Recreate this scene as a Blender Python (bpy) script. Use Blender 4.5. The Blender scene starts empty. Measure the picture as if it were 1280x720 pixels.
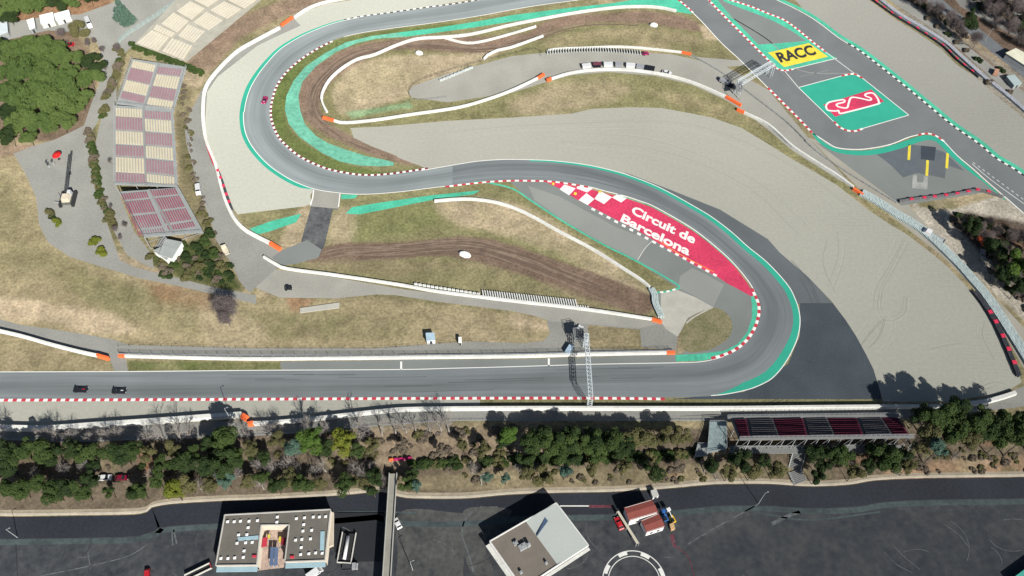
import bpy, bmesh, math, random
import numpy as np
from mathutils import Vector, Matrix
from mathutils.geometry import tessellate_polygon
random.seed(7); rng = np.random.default_rng(7)
S = bpy.context.scene; COL = S.collection
R = math.radians
# ---------------------------------------------------------------- camera model
H = 280.0; TH = R(56); FPX = 1100.0; LOW = -5.0
st, ct = math.sin(TH), math.cos(TH)
def P(x, y, z=0.0):
    """image point of the survey sheet -> world point at height z"""
    u = (x-640)/FPX; v = (y-360)/FPX
    t = (H-z)/(st+v*ct)
    return Vector((u*t, (ct-v*st)*t, z))
def cr(pts, n=6, closed=False):
    """Catmull-Rom smoothing"""
    pts = [tuple(p) for p in pts]
    if len(pts) < 3: return pts
    out = []; N = len(pts)
    rngi = range(N if closed else N-1)
    for i in rngi:
        if closed:
            a, b, c, d = pts[(i-1) % N], pts[i], pts[(i+1) % N], pts[(i+2) % N]
        else:
            b, c = pts[i], pts[i+1]
            a = pts[i-1] if i else tuple(2*q-w for q, w in zip(b, c))
            d = pts[i+2] if i+2 < N else tuple(2*q-w for q, w in zip(c, b))
        for k in range(n):
            t = k/n
            out.append(tuple(0.5*((2*q)+(-p+r)*t+(2*p-5*q+4*r-s)*t*t+(-p+3*q-3*r+s)*t**3) for p, q, r, s in zip(a, b, c, d)))
    if not closed: out.append(pts[-1])
    return out
def resample(w, step):
    """world polyline -> even spacing"""
    w = [Vector(p) for p in w]
    L = [0]
    for a, b in zip(w, w[1:]): L.append(L[-1]+(b-a).length)
    n = max(1, round(L[-1]/step)); out = []; j = 0
    for i in range(n+1):
        s = L[-1]*i/n
        while j < len(L)-2 and L[j+1] < s: j += 1
        k = (s-L[j])/max(1e-9, L[j+1]-L[j]); out.append(w[j].lerp(w[j+1], min(1, max(0, k))))
    return out
def wl(pts, step=2.0, z=0.0, smooth=True):
    q = cr(pts) if smooth else pts
    return resample([P(x, y, z) for x, y in q], step)
def normals(w):
    out = []
    for i in range(len(w)):
        d = w[min(i+1, len(w)-1)]-w[max(i-1, 0)]; d.z = 0
        d = d.normalized() if d.length > 1e-9 else Vector((1, 0, 0))
        out.append(Vector((-d.y, d.x, 0)))
    return out
def sub(w, a, b):
    """slice of world polyline between the points nearest image points a and b"""
    A, B = P(*a), P(*b)
    i = min(range(len(w)), key=lambda k: (w[k]-A).length); j = min(range(len(w)), key=lambda k: (w[k]-B).length)
    return w[i:j+1] if i <= j else w[j:i+1][::-1]
# ---------------------------------------------------------------- materials
MATS = {}
def mat(name, col, var=.12, scale=.25, fine=2.5, rough=.85, diffr=1.0, metal=0, bump=0.0, col2=None, bscale=3, emit=None, spec=.3, dist=.4):
    if name in MATS: return MATS[name]
    m = bpy.data.materials.new(name); m.use_nodes = True; nt = m.node_tree; N = nt.nodes; L = nt.links
    b = N['Principled BSDF']; b.inputs['Roughness'].default_value = rough; b.inputs['Metallic'].default_value = metal
    b.inputs['Specular IOR Level'].default_value = spec
    b.inputs['Diffuse Roughness'].default_value = diffr
    g = N.new('ShaderNodeNewGeometry')
    n1 = N.new('ShaderNodeTexNoise'); n1.inputs['Scale'].default_value = scale; n1.inputs['Detail'].default_value = 5; n1.inputs['Distortion'].default_value = dist
    n2 = N.new('ShaderNodeTexNoise'); n2.inputs['Scale'].default_value = fine; n2.inputs['Detail'].default_value = 3
    L.new(g.outputs['Position'], n1.inputs['Vector']); L.new(g.outputs['Position'], n2.inputs['Vector'])
    ad = N.new('ShaderNodeMath'); ad.operation = 'ADD'; L.new(n1.outputs[0], ad.inputs[0]); L.new(n2.outputs[0], ad.inputs[1])
    mr = N.new('ShaderNodeMapRange'); mr.inputs['From Min'].default_value = .7; mr.inputs['From Max'].default_value = 1.3
    L.new(ad.outputs[0], mr.inputs['Value'])
    mx = N.new('ShaderNodeMix'); mx.data_type = 'RGBA'; L.new(mr.outputs[0], mx.inputs['Factor'])
    c = col; c2 = col2
    if c2 is None:
        c1 = [max(0, x*(1-var)) for x in c]; c2 = [min(1, x*(1+var)) for x in c]
    else: c1 = c
    mx.inputs['A'].default_value = (*c1, 1); mx.inputs['B'].default_value = (*c2, 1)
    L.new(mx.outputs['Result'], b.inputs['Base Color'])
    if bump:
        n3 = N.new('ShaderNodeTexNoise'); n3.inputs['Scale'].default_value = bscale; n3.inputs['Detail'].default_value = 3
        L.new(g.outputs['Position'], n3.inputs['Vector'])
        bp = N.new('ShaderNodeBump'); bp.inputs['Strength'].default_value = 1; bp.inputs['Distance'].default_value = bump
        L.new(n3.outputs[0], bp.inputs['Height']); L.new(bp.outputs[0], b.inputs['Normal'])
    MATS[name] = m; return m
def track_mat(name, col, dark=.55, streak=.35):
    """asphalt with rubber laid down along the driving direction (uses the strip's own uv: u metres along, v across)"""
    m = bpy.data.materials.new(name); m.use_nodes = True; nt = m.node_tree; N = nt.nodes; L = nt.links
    b = N['Principled BSDF']; b.inputs['Roughness'].default_value = .8; b.inputs['Diffuse Roughness'].default_value = 1; b.inputs['Specular IOR Level'].default_value = .3
    uv = N.new('ShaderNodeUVMap'); mp = N.new('ShaderNodeMapping'); mp.inputs['Scale'].default_value = (.02, 9, 1)
    L.new(uv.outputs[0], mp.inputs[0])
    n1 = N.new('ShaderNodeTexNoise'); n1.inputs['Scale'].default_value = 1; n1.inputs['Detail'].default_value = 4; L.new(mp.outputs[0], n1.inputs['Vector'])
    g = N.new('ShaderNodeNewGeometry')
    n2 = N.new('ShaderNodeTexNoise'); n2.inputs['Scale'].default_value = .03; n2.inputs['Detail'].default_value = 4; L.new(g.outputs['Position'], n2.inputs['Vector'])
    n3 = N.new('ShaderNodeTexNoise'); n3.inputs['Scale'].default_value = 3; n3.inputs['Detail'].default_value = 3; L.new(g.outputs['Position'], n3.inputs['Vector'])
    sp = N.new('ShaderNodeSeparateXYZ'); L.new(uv.outputs[0], sp.inputs[0])
    # racing line wanders across the strip
    s1 = N.new('ShaderNodeMath'); s1.operation = 'MULTIPLY'; s1.inputs[1].default_value = .016; L.new(sp.outputs[0], s1.inputs[0])
    s2 = N.new('ShaderNodeMath'); s2.operation = 'SINE'; L.new(s1.outputs[0], s2.inputs[0])
    s3 = N.new('ShaderNodeMath'); s3.operation = 'MULTIPLY_ADD'; s3.inputs[1].default_value = .22; s3.inputs[2].default_value = .5; L.new(s2.outputs[0], s3.inputs[0])
    d = N.new('ShaderNodeMath'); d.operation = 'SUBTRACT'; L.new(sp.outputs[1], d.inputs[0]); L.new(s3.outputs[0], d.inputs[1])
    a = N.new('ShaderNodeMath'); a.operation = 'ABSOLUTE'; L.new(d.outputs[0], a.inputs[0])
    r1 = N.new('ShaderNodeMapRange'); r1.interpolation_type = 'SMOOTHSTEP'; r1.inputs['From Min'].default_value = 0; r1.inputs['From Max'].default_value = .38
    r1.inputs['To Min'].default_value = 1-streak*.6; r1.inputs['To Max'].default_value = 1; L.new(a.outputs[0], r1.inputs['Value'])
    r2 = N.new('ShaderNodeMapRange'); r2.inputs['From Min'].default_value = .3; r2.inputs['From Max'].default_value = .7; r2.inputs['To Min'].default_value = 1-streak*.5; r2.inputs['To Max'].default_value = 1.08; L.new(n1.outputs[0], r2.inputs['Value'])
    r3 = N.new('ShaderNodeMapRange'); r3.inputs['From Min'].default_value = .3; r3.inputs['From Max'].default_value = .7; r3.inputs['To Min'].default_value = .88; r3.inputs['To Max'].default_value = 1.1; L.new(n2.outputs[0], r3.inputs['Value'])
    r4 = N.new('ShaderNodeMapRange'); r4.inputs['To Min'].default_value = .9; r4.inputs['To Max'].default_value = 1.1; L.new(n3.outputs[0], r4.inputs['Value'])
    prev = r1
    for q in (r2, r3, r4):
        k = N.new('ShaderNodeMath'); k.operation = 'MULTIPLY'; L.new(prev.outputs[0], k.inputs[0]); L.new(q.outputs[0], k.inputs[1]); prev = k
    vm = N.new('ShaderNodeVectorMath'); vm.operation = 'SCALE'; vm.inputs[0].default_value = col; L.new(prev.outputs[0], vm.inputs['Scale'])
    L.new(vm.outputs[0], b.inputs['Base Color'])
    MATS[name] = m; return m
def gravel_mat(name, col, amp=.05):
    """raked gravel: faint curved rake lines and soft patches"""
    m = mat(name, col, var=.08, scale=.012, fine=.8, rough=.95, bump=.015, bscale=2)
    N = m.node_tree.nodes; L = m.node_tree.links; b = N['Principled BSDF']
    src = b.inputs['Base Color'].links[0].from_socket
    g = N.new('ShaderNodeNewGeometry'); w = N.new('ShaderNodeTexWave'); w.wave_type = 'RINGS'; w.inputs['Scale'].default_value = .22; w.inputs['Distortion'].default_value = 14; w.inputs['Detail'].default_value = 2; w.inputs['Detail Scale'].default_value = .12
    L.new(g.outputs['Position'], w.inputs['Vector'])
    n = N.new('ShaderNodeTexNoise'); n.inputs['Scale'].default_value = .02; L.new(g.outputs['Position'], n.inputs['Vector'])
    r = N.new('ShaderNodeMapRange'); r.inputs['From Min'].default_value = .5; r.inputs['From Max'].default_value = .62; L.new(n.outputs[0], r.inputs['Value'])
    k = N.new('ShaderNodeMath'); k.operation = 'MULTIPLY'; L.new(w.outputs['Fac'], k.inputs[0]); L.new(r.outputs[0], k.inputs[1])
    k2 = N.new('ShaderNodeMath'); k2.operation = 'MULTIPLY_ADD'; k2.inputs[1].default_value = -amp; k2.inputs[2].default_value = 1; L.new(k.outputs[0], k2.inputs[0])
    vm = N.new('ShaderNodeVectorMath'); vm.operation = 'SCALE'; L.new(src, vm.inputs[0]); L.new(k2.outputs[0], vm.inputs['Scale']); L.new(vm.outputs[0], b.inputs['Base Color'])
    return m
# colours
GRAV = gravel_mat('gravel_warm', (.355, .352, .302)); GRAV2 = gravel_mat('gravel_pale', (.44, .445, .385), .03); GRAVR = gravel_mat('gravel_grey', (.315, .31, .275), .06)  # beds' own tones differ; part of the light's falloff is put into them
ASPH = track_mat('track_asphalt', (.26, .29, .295)); ASPHD = track_mat('track_asphalt_dark', (.20, .222, .228), streak=.4)  # second track asphalt is darker and more heavily streaked
RUN = mat('runoff_asphalt', (.20, .215, .205), var=.12, scale=.05, bump=.01)
RUNL = mat('runoff_light', (.26, .27, .25), var=.1, scale=.05)
RUND = mat('runoff_dark', (.12, .135, .142), var=.16, scale=.06)
RUNDD = mat('runoff_darkest', (.060, .074, .087), var=.35, scale=.05)
CONC = mat('concrete_road', (.31, .305, .27), var=.13, scale=.08, fine=1.5)
CONCG = mat('grey_road', (.255, .255, .232), var=.14, scale=.07, fine=1.2)
PALE = mat('pale_concrete', (.42, .41, .36), var=.12)
PADD = mat('paddock_asphalt', (.028, .032, .040), col2=(.080, .085, .088), scale=.045, fine=.5, rough=.75, dist=1.5)
PADR = mat('paddock_road', (.027, .031, .040), var=.25, scale=.05, fine=1)
GREEN = mat('green_paint', (.075, .43, .285), var=.22, scale=.12, fine=.8)
GREENF = mat('green_paint_faded', (.14, .40, .29), var=.3, scale=.08, fine=.6)
GREEND = mat('green_paint_deep', (.035, .36, .25), var=.1, scale=.1)
WHITE = mat('white_paint', (.74, .74, .70), var=.07)
WALLW = mat('white_wall', (.62, .62, .58), var=.14, scale=.15, fine=1.2)
REDP = mat('red_paint', (.50, .045, .07), var=.12)
PINK = mat('crimson_paint', (.58, .048, .115), var=.22, scale=.08, fine=1)
YELP = mat('yellow_paint', (.68, .57, .06), var=.15)
BLACK = mat('black_paint', (.035, .035, .04), var=.2)
ORANGE = mat('orange_plastic', (.75, .15, .045), var=.12)
STEEL = mat('galvanised_steel', (.42, .44, .44), rough=.5, metal=.3, var=.15)
DARKM = mat('dark_metal', (.05, .055, .06), rough=.6)
RUB = mat('rubber', (.03, .03, .032), rough=.9)
GLASSM = mat('car_glass', (.02, .025, .03), rough=.1, diffr=0, spec=.6)
# ---------------------------------------------------------------- object helpers
def link(o, parent=None):
    COL.objects.link(o)
    if parent is not None: o.parent = parent
    return o
def tag(o, label=None, cat=None, group=None, kind=None):
    if label: o['label'] = label
    if cat: o['category'] = cat
    if group: o['group'] = group
    if kind: o['kind'] = kind
    return o
def empty(name, loc=(0, 0, 0), rz=0, label=None, cat=None, group=None):
    o = bpy.data.objects.new(name, None); o.location = loc; o.rotation_euler = (0, 0, rz); o.empty_display_size = .5
    link(o); return tag(o, label, cat, group)
class MB:
    """collects shapes and links them as one mesh object"""
    def __init__(s): s.v = []; s.f = []; s.m = []; s.uv = None
    def add(s, vs, fs, mi=0):
        k = len(s.v); s.v += [tuple(v) for v in vs]; s.f += [tuple(i+k for i in f) for f in fs]; s.m += [mi]*len(fs)
    def box(s, c, d, rz=0, mi=0, taper=1.0, tilt=None):
        x, y, z = d[0]/2, d[1]/2, d[2]/2; cs, sn = math.cos(rz), math.sin(rz); vs = []
        for k, (a, b, e) in enumerate([(-1,-1,-1),(1,-1,-1),(1,1,-1),(-1,1,-1),(-1,-1,1),(1,-1,1),(1,1,1),(-1,1,1)]):
            t = taper if e > 0 else 1
            px, py, pz = a*x*t, b*y*t, e*z
            vs.append((c[0]+px*cs-py*sn, c[1]+px*sn+py*cs, c[2]+pz))
        s.add(vs, [(3,2,1,0),(4,5,6,7),(0,1,5,4),(1,2,6,5),(2,3,7,6),(3,0,4,7)], mi)
    def prism(s, pts, z0, z1, mi=0, mi_top=None):
        """pts: xy outline (Vectors or tuples)"""
        p = [(q[0], q[1]) for q in pts]
        A = sum(a[0]*b[1]-b[0]*a[1] for a, b in zip(p, p[1:]+p[:1]))
        if A < 0: p = p[::-1]
        n = len(p); k = len(s.v)
        s.v += [(x, y, z0) for x, y in p]+[(x, y, z1) for x, y in p]
        for i in range(n):
            j = (i+1) % n; s.f.append((k+i, k+j, k+n+j, k+n+i)); s.m.append(mi)
        for t in tessellate_polygon([[Vector((x, y, 0)) for x, y in p]]):
            a, b, c = t
            ar = (p[b][0]-p[a][0])*(p[c][1]-p[a][1])-(p[c][0]-p[a][0])*(p[b][1]-p[a][1])
            if ar < 0: a, c = c, a
            s.f.append((k+n+a, k+n+b, k+n+c)); s.m.append(mi if mi_top is None else mi_top)
            s.f.append((k+c, k+b, k+a)); s.m.append(mi)
    def tube(s, a, b, r0, r1=None, n=6, mi=0):
        a = Vector(a); b = Vector(b); r1 = r0 if r1 is None else r1
        d = (b-a).normalized(); u = d.orthogonal().normalized(); w = d.cross(u)
        vs = [a+(u*math.cos(q)+w*math.sin(q))*r0 for q in [2*math.pi*i/n for i in range(n)]]+[b+(u*math.cos(q)+w*math.sin(q))*r1 for q in [2*math.pi*i/n for i in range(n)]]
        fs = [(i, (i+1) % n, n+(i+1) % n, n+i) for i in range(n)]+[tuple(range(n))[::-1], tuple(range(n, 2*n))]
        s.add(vs, fs, mi)
    def build(s, name, mats, parent=None, smooth=False):
        me = bpy.data.meshes.new(name); me.from_pydata(s.v, [], s.f)
        for m in (mats if isinstance(mats, (list, tuple)) else [mats]): me.materials.append(m)
        me.polygons.foreach_set('material_index', s.m)
        if smooth: me.polygons.foreach_set('use_smooth', [True]*len(s.f))
        me.update(); o = bpy.data.objects.new(name, me); return link(o, parent)
def struct(o): o['kind'] = 'structure'; return o
LAY = .012
def sheet(name, pts, m, layer, z=0.0, smooth=False, world=False, kind=True):
    q = pts if world else [P(x, y, z) for x, y in (cr(pts, 5, True) if smooth else pts)]
    q = [Vector((p[0], p[1], 0)) for p in q]
    tr = tessellate_polygon([q]); zz = z+LAY*layer
    fs = []
    for a, b, c in tr:
        ar = (q[b].x-q[a].x)*(q[c].y-q[a].y)-(q[c].x-q[a].x)*(q[b].y-q[a].y)
        if abs(ar) < 1e-7: continue
        fs.append((a, b, c) if ar > 0 else (a, c, b))
    me = bpy.data.meshes.new(name); me.from_pydata([(p.x, p.y, zz) for p in q], [], fs); me.materials.append(m); me.update()
    o = link(bpy.data.objects.new(name, me))
    if kind: struct(o)
    return o
def strip(name, A, B, m, layer, z=0.0, ncross=4, kind=True):
    """surface between two world polylines; uv in metres along / 0..1 across"""
    pairs = []; j = 0
    for a in A:
        best = min(range(j, min(len(B), j+25)), key=lambda k: (B[k]-a).length); j = best; pairs.append((a, B[j]))
    pairs[0] = (A[0], B[0]); pairs[-1] = (A[-1], B[-1])
    vs = []; uvs = []; u = 0; prev = None; zz = z+LAY*layer
    for a, b in pairs:
        c = (a+b)/2
        if prev is not None: u += (c-prev).length
        prev = c
        for k in range(ncross+1):
            p = a.lerp(b, k/ncross); vs.append((p.x, p.y, zz)); uvs.append((u, k/ncross))
    fs = []
    n = ncross+1
    for i in range(len(pairs)-1):
        for k in range(ncross):
            q = (i*n+k, (i+1)*n+k, (i+1)*n+k+1, i*n+k+1)
            a, b, c = [Vector(vs[t]) for t in q[:3]]; d = Vector(vs[q[3]])
            ar = (c-a).cross(d-b).z
            fs.append(q if ar > 0 else q[::-1])
    me = bpy.data.meshes.new(name); me.from_pydata(vs, [], fs); me.materials.append(m)
    ul = me.uv_layers.new(name='UVMap')
    for p in me.polygons:
        for li, vi in zip(p.loop_indices, p.vertices): ul.data[li].uv = uvs[vi]
    me.update(); o = link(bpy.data.objects.new(name, me))
    if kind: struct(o)
    return o
def band(name, w, off0, off1, m, layer, z=0.0, kind=True):
    """ribbon along world polyline from offset off0 to off1 (left positive); offsets may be functions of 0..1"""
    nn = normals(w); n = len(w); f0 = off0 if callable(off0) else (lambda t: off0); f1 = off1 if callable(off1) else (lambda t: off1)
    zz = z+LAY*layer; vs = []; fs = []
    for i, (p, q) in enumerate(zip(w, nn)):
        t = i/max(1, n-1); a = p+q*f0(t); b = p+q*f1(t); vs += [(a.x, a.y, zz), (b.x, b.y, zz)]
    for i in range(n-1):
        q = (2*i, 2*i+2, 2*i+3, 2*i+1); a, b, c, d = [Vector(vs[t]) for t in q]
        fs.append(q if (c-a).cross(d-b).z > 0 else q[::-1])
    me = bpy.data.meshes.new(name); me.from_pydata(vs, [], fs); me.materials.append(m); me.update(); o = link(bpy.data.objects.new(name, me))
    if kind: struct(o)
    return o
def kerb(w, off0, off1, period=3.0, mats=None, layer=7, z=0.0, h=.05):
    """painted red and white kerb, slightly proud of the road"""
    w = resample(w, period/2); nn = normals(w); mb = MB(); z0 = z+LAY*layer; h0 = z0+h
    for i in range(len(w)-1):
        a, b, na, nb = w[i], w[i+1], nn[i], nn[i+1]
        mid = (off0+off1)/2
        p = [a+na*off0, b+nb*off0, b+nb*off1, a+na*off1]; q0 = a+na*mid; q1 = b+nb*mid
        vs = [(p[0].x, p[0].y, z0), (p[1].x, p[1].y, z0), (q1.x, q1.y, h0), (q0.x, q0.y, h0), (p[2].x, p[2].y, z0), (p[3].x, p[3].y, z0)]
        fl = off1 > off0
        fs = [(0, 1, 2, 3), (3, 2, 4, 5)]
        if not fl: fs = [f[::-1] for f in fs]
        mb.add(vs, fs, i % 2)
    return struct(mb.build('kerb', mats or [REDP, WHITE]))
def wallmesh(w, thick, h, z=0.0, mi=0, mb=None, off=0.0):
    mb = mb or MB(); nn = normals(w); n = len(w)
    vs = []
    for p, q in zip(w, nn):
        for s, zz in ((-1, z), (1, z), (1, z+h), (-1, z+h)):
            a = p+q*(off+s*thick/2*(1 if zz == z else .82)); vs.append((a.x, a.y, zz))
    fs = []
    for i in range(n-1):
        a = 4*i; b = a+4
        fs += [(a, b, b+3, a+3), (a+3, b+3, b+2, a+2), (a+2, b+2, b+1, a+1)]
    fs += [(0, 3, 2, 1), (4*n-4, 4*n-3, 4*n-2, 4*n-1)]
    mb.add(vs, fs, mi); return mb
def wall(px, label, thick=.7, h=1.2, ends=(), name='barrier_wall', m=None, z=0.0, cat='wall', group=None, step=3.0):
    """white wall; ends: list of (ax,ay,bx,by) orange end blocks which are its parts"""
    w = wl(px, step, z); o = empty(name, w[0], 0, label, cat, group); L0 = Vector(w[0])
    ww = [p-L0 for p in w]
    mb = wallmesh(ww, thick, h); b = mb.build('wall_face', m or WALLW, o)
    # vertical joints between the wall's blocks
    for e in ends:
        a, c = P(e[0], e[1], z)-L0, P(e[2], e[3], z)-L0
        k = wallmesh([a, c], thick+.25, h+.1); k.build('end_block', ORANGE, o)
    return o
ORD = ['first', 'second', 'third', 'fourth', 'fifth', 'sixth', 'seventh', 'eighth', 'ninth', 'tenth', 'eleventh', 'twelfth', 'thirteenth', 'fourteenth', 'fifteenth', 'sixteenth', 'seventeenth', 'eighteenth', 'nineteenth', 'twentieth', 'twenty-first', 'twenty-second', 'twenty-third', 'twenty-fourth', 'twenty-fifth', 'twenty-sixth', 'twenty-seventh', 'twenty-eighth', 'twenty-ninth', 'thirtieth']
def copy_tree(o, parent=None):
    c = o.copy(); COL.objects.link(c); c.parent = parent
    for ch in list(o.children):
        copy_tree(ch, c)
    return c
# ---------------------------------------------------------------- terrain with the embankment down to the paddock
EDGE_PX = [(-80,641),(0,643),(100,642),(175,640),(188,633),(215,628),(280,624),(320,623),(400,619),(460,614),(478,613),(500,619),(520,621),(580,621),(640,616),(700,614),(760,613),(830,609),(870,605),(900,603),(960,603),(1010,606),(1060,604),(1090,599),(1140,596),(1200,595),(1280,594),(1360,594)]
EDGE = wl(EDGE_PX, 2.0, LOW)
ex = np.array([p.x for p in EDGE]); ey = np.array([p.y for p in EDGE]); so = np.argsort(ex); ex, ey = ex[so], ey[so]
TOPPX = [(-80,551),(0,551),(80,555),(200,552),(300,549),(400,543),(430,540),(507,534),(575,530),(653,530),(880,530),(960,530),(1110,530),(1280,528),(1360,528)]
tw = wl(TOPPX, 2.0, 0); tx = np.array([p.x for p in tw]); ty = np.array([p.y for p in tw])
def zof(X, Y):
    X = np.asarray(X, float); Y = np.asarray(Y, float)
    yb = np.interp(X, ex, ey)+1.0; yt = np.interp(X, tx, ty)-.5
    t = np.clip((yt-Y)/(yt-yb), 0, 1)
    # two banks with a narrow terrace between them
    s = np.where(t < .45, t/.45*.45, np.where(t < .58, .45, .45+(t-.58)/.42*.55))
    return LOW*s
def PT(x, y, dz=0.0):
    z = 0.0
    for _ in range(25):
        p = P(x, y, z); z = float(zof(p.x, p.y))
    p = P(x, y, z); p.z = z+dz; return p
def axis(lo, hi, step, far):
    core = np.arange(lo, hi+step/2, step); o = []
    d = step; v = hi
    while v < far: d *= 1.5; v += d; o.append(v)
    i = []; d = step; v = lo
    while v > -far: d *= 1.5; v -= d; i.append(v)
    return np.array(i[::-1]+list(core)+o)
gx = axis(-262, 262, .8, 3000); gy = axis(72, 372, .75, 3000)
GX, GY = np.meshgrid(gx, gy); GZ = zof(GX, GY)
PXt = (GY*ct+(H-GZ)*st)
with np.errstate(all='ignore'):
    sx = 640+FPX*GX/PXt; sy = 360-FPX*(GY*st-(H-GZ)*ct)/PXt
vis = (PXt > 50)
sx = np.where(vis, sx, -9999); sy = np.where(vis, sy, -9999)
def lattice(scale, seed):
    r = np.random.default_rng(seed); n = 256; g = r.random((n, n))
    def f(X, Y):
        x = X/scale; y = Y/scale; x0 = np.floor(x).astype(int); y0 = np.floor(y).astype(int); fx = x-x0; fy = y-y0
        fx = fx*fx*(3-2*fx); fy = fy*fy*(3-2*fy)
        a = g[y0 % n, x0 % n]; b = g[y0 % n, (x0+1) % n]; c = g[(y0+1) % n, x0 % n]; d = g[(y0+1) % n, (x0+1) % n]
        return (a*(1-fx)+b*fx)*(1-fy)+(c*(1-fx)+d*fx)*fy
    return f
N1, N2, N3, N4 = lattice(22, 1), lattice(8, 2), lattice(3, 3), lattice(1.1, 4)
def fbm(X, Y): return .4*N1(X, Y)+.3*N2(X, Y)+.2*N3(X, Y)+.1*N4(X, Y)
noise = fbm(GX, GY); noise2 = fbm(GX+500, GY+300); noise3 = fbm(GX*1.7-300, GY*1.7+90)
STRAW = np.array([.315, .265, .16]); OLIVE = np.array([.18, .17, .085]); GRASS = np.array([.09, .12, .035]); SOIL = np.array([.175, .125, .092]); SAND = np.array([.46, .375, .255]); DUST = np.array([.31, .285, .235]); REDS = np.array([.30, .155, .09])
def lerp(a, b, t): return a*(1-t[..., None])+b*t[..., None]
def ss(x, a, b): t = np.clip((x-a)/(b-a), 0, 1); return t*t*(3-2*t)
col = lerp(np.broadcast_to(STRAW, GX.shape+(3,)), OLIVE, ss(noise, .42, .60)*.75)
col = lerp(col, SAND*.85, ss(noise2, .56, .72)*.5)
def polymask(pts, feather):
    pts = np.array(cr(pts, 4, True) if len(pts) > 4 else pts, float)
    inside = np.zeros(sx.shape, bool); d2 = np.full(sx.shape, 1e9)
    lo = pts.min(0)-feather*2-4; hi = pts.max(0)+feather*2+4
    bb = (sx > lo[0]) & (sx < hi[0]) & (sy > lo[1]) & (sy < hi[1])
    X = sx[bb]; Y = sy[bb]; ins = np.zeros(X.shape, bool); dd = np.full(X.shape, 1e9)
    n = len(pts)
    for i in range(n):
        (x1, y1), (x2, y2) = pts[i], pts[(i+1) % n]
        if y1 != y2:
            c = ((y1 > Y) != (y2 > Y)) & (X < (x2-x1)*(Y-y1)/(y2-y1)+x1); ins ^= c
        L = (x2-x1)**2+(y2-y1)**2+1e-9; t = np.clip(((X-x1)*(x2-x1)+(Y-y1)*(y2-y1))/L, 0, 1)
        dd = np.minimum(dd, (X-x1-t*(x2-x1))**2+(Y-y1-t*(y2-y1))**2)
    sd = np.where(ins, 1, -1)*np.sqrt(dd)
    out = np.zeros(sx.shape); nz = (noise3[bb]-.5)*feather*3
    out[bb] = np.clip((sd+nz)/max(feather, .3)*.5+.5, 0, 1); return out
def paint(pts, c, feather=3, amt=1.0, mottle=0.0):
    global col
    m = polymask(pts, feather)*amt
    if mottle: m = m*(1-mottle+mottle*ss(noise2, .4, .6))
    col = lerp(col, np.array(c), m)
# whole left hillside
paint([(-40,180),(17,190),(45,245),(60,302),(125,334),(225,360),(320,382),(470,372),(560,384),(680,396),(690,420),(600,432),(320,436),(150,430),(-40,402)], STRAW*1.0, 3)
paint([(-20,215),(30,240),(50,300),(120,340),(60,345),(-20,330)], OLIVE, 10, .55, .6)
paint([(60,330),(250,375),(330,390),(420,400),(360,425),(200,410),(90,370)], OLIVE*1.05, 8, .75, .5)
paint([(-20,372),(60,378),(130,390),(170,412),(120,416),(40,402),(-20,396)], SAND, 4, .95)
paint([(250,378),(290,385),(330,412),(320,430),(265,425)], SAND*.9, 7, .5)
paint([(180,352),(270,366),(260,385),(200,378)], REDS*.8, 6, .55, .3)
paint([(360,372),(392,374),(380,388),(365,386)], REDS*.95, 4, .6)
paint([(420,385),(520,395),(500,425),(400,425)], OLIVE, 8, .5, .6)
paint([(540,392),(600,398),(620,425),(560,428)], SAND*.85, 7, .4, .5)
paint([(640,392),(676,402),(682,412),(650,410),(636,402)], SAND, 4, .8)
paint([(-40,424),(137,452),(143,464),(-40,464)], STRAW*.95, 2, .8, .3)
paint([(160,451),(350,453),(352,464),(160,464)], GRASS*1.1, 1, .8, .3)
# infield lower
paint([(386,240),(430,236),(560,233),(640,225),(690,255),(846,356),(826,395),(740,388),(515,358),(350,330),(400,262)], OLIVE*1.25, 2, .95)
paint([(300,263),(390,255),(372,318),(345,318),(310,285)], OLIVE*1.2, 3, .8, .3)
paint([(372,262),(392,260),(378,306),(372,312),(345,314)], SAND*.9, 3, .8)
paint([(410,300),(422,262),(445,262),(440,300),(412,306)], SAND*.85, 5, .7)
paint([(546,253),(600,246),(660,262),(740,310),(812,362),(800,370),(700,318),(620,290),(560,275)], SAND*.92, 4, .85, .35)
paint([(440,262),(540,255),(560,285),(440,300)], GRASS*1.3, 6, .55, .5)
paint([(600,232),(660,244),(850,362),(830,362),(680,262),(560,245)], OLIVE, 3, .8, .3)
SOIL2 = SOIL*1.05
paint([(380,322),(420,305),(500,302),(580,296),(640,306),(720,334),(812,368),(810,392),(780,388),(700,362),(640,340),(560,322),(480,326),(400,330)], SOIL2, 2, 1)
paint([(380,328),(560,324),(640,342),(780,390),(730,385),(600,362),(420,340)], STRAW*.8, 4, .7)
paint([(520,335),(640,345),(700,372),(620,362),(520,352)], OLIVE*1.1, 5, .6, .3)
# infield upper: between left curve and mid gravel
paint([(405,50),(600,20),(860,10),(960,110),(1090,260),(1060,238),(960,178),(900,150),(700,140),(440,165),(540,210),(440,220),(350,180),(336,130),(360,85)], OLIVE*1.2, 2, 1)
paint([(340,110),(400,60),(470,40),(560,30),(560,36),(450,54),(380,90),(358,130),(366,165),(420,200),(480,215),(530,208),(470,220),(420,214),(350,178)], GRASS*1.25, 1.5, .9, .2)
BR = SOIL*1.25
paint([(372,130),(380,100),(405,75),(450,56),(520,46),(640,44),(700,22),(800,14),(862,24),(876,40),(800,30),(720,32),(660,52),(610,68),(560,66),(490,64),(440,84),(408,110),(402,130),(408,150),(440,170),(500,190),(540,207),(490,202),(430,178),(390,160)], BR, 2.5, 1)
paint([(385,120),(405,88),(450,62),(505,52),(500,60),(430,90),(402,125),(410,152),(400,150)], BR*.8, 3, .7, .4)
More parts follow.
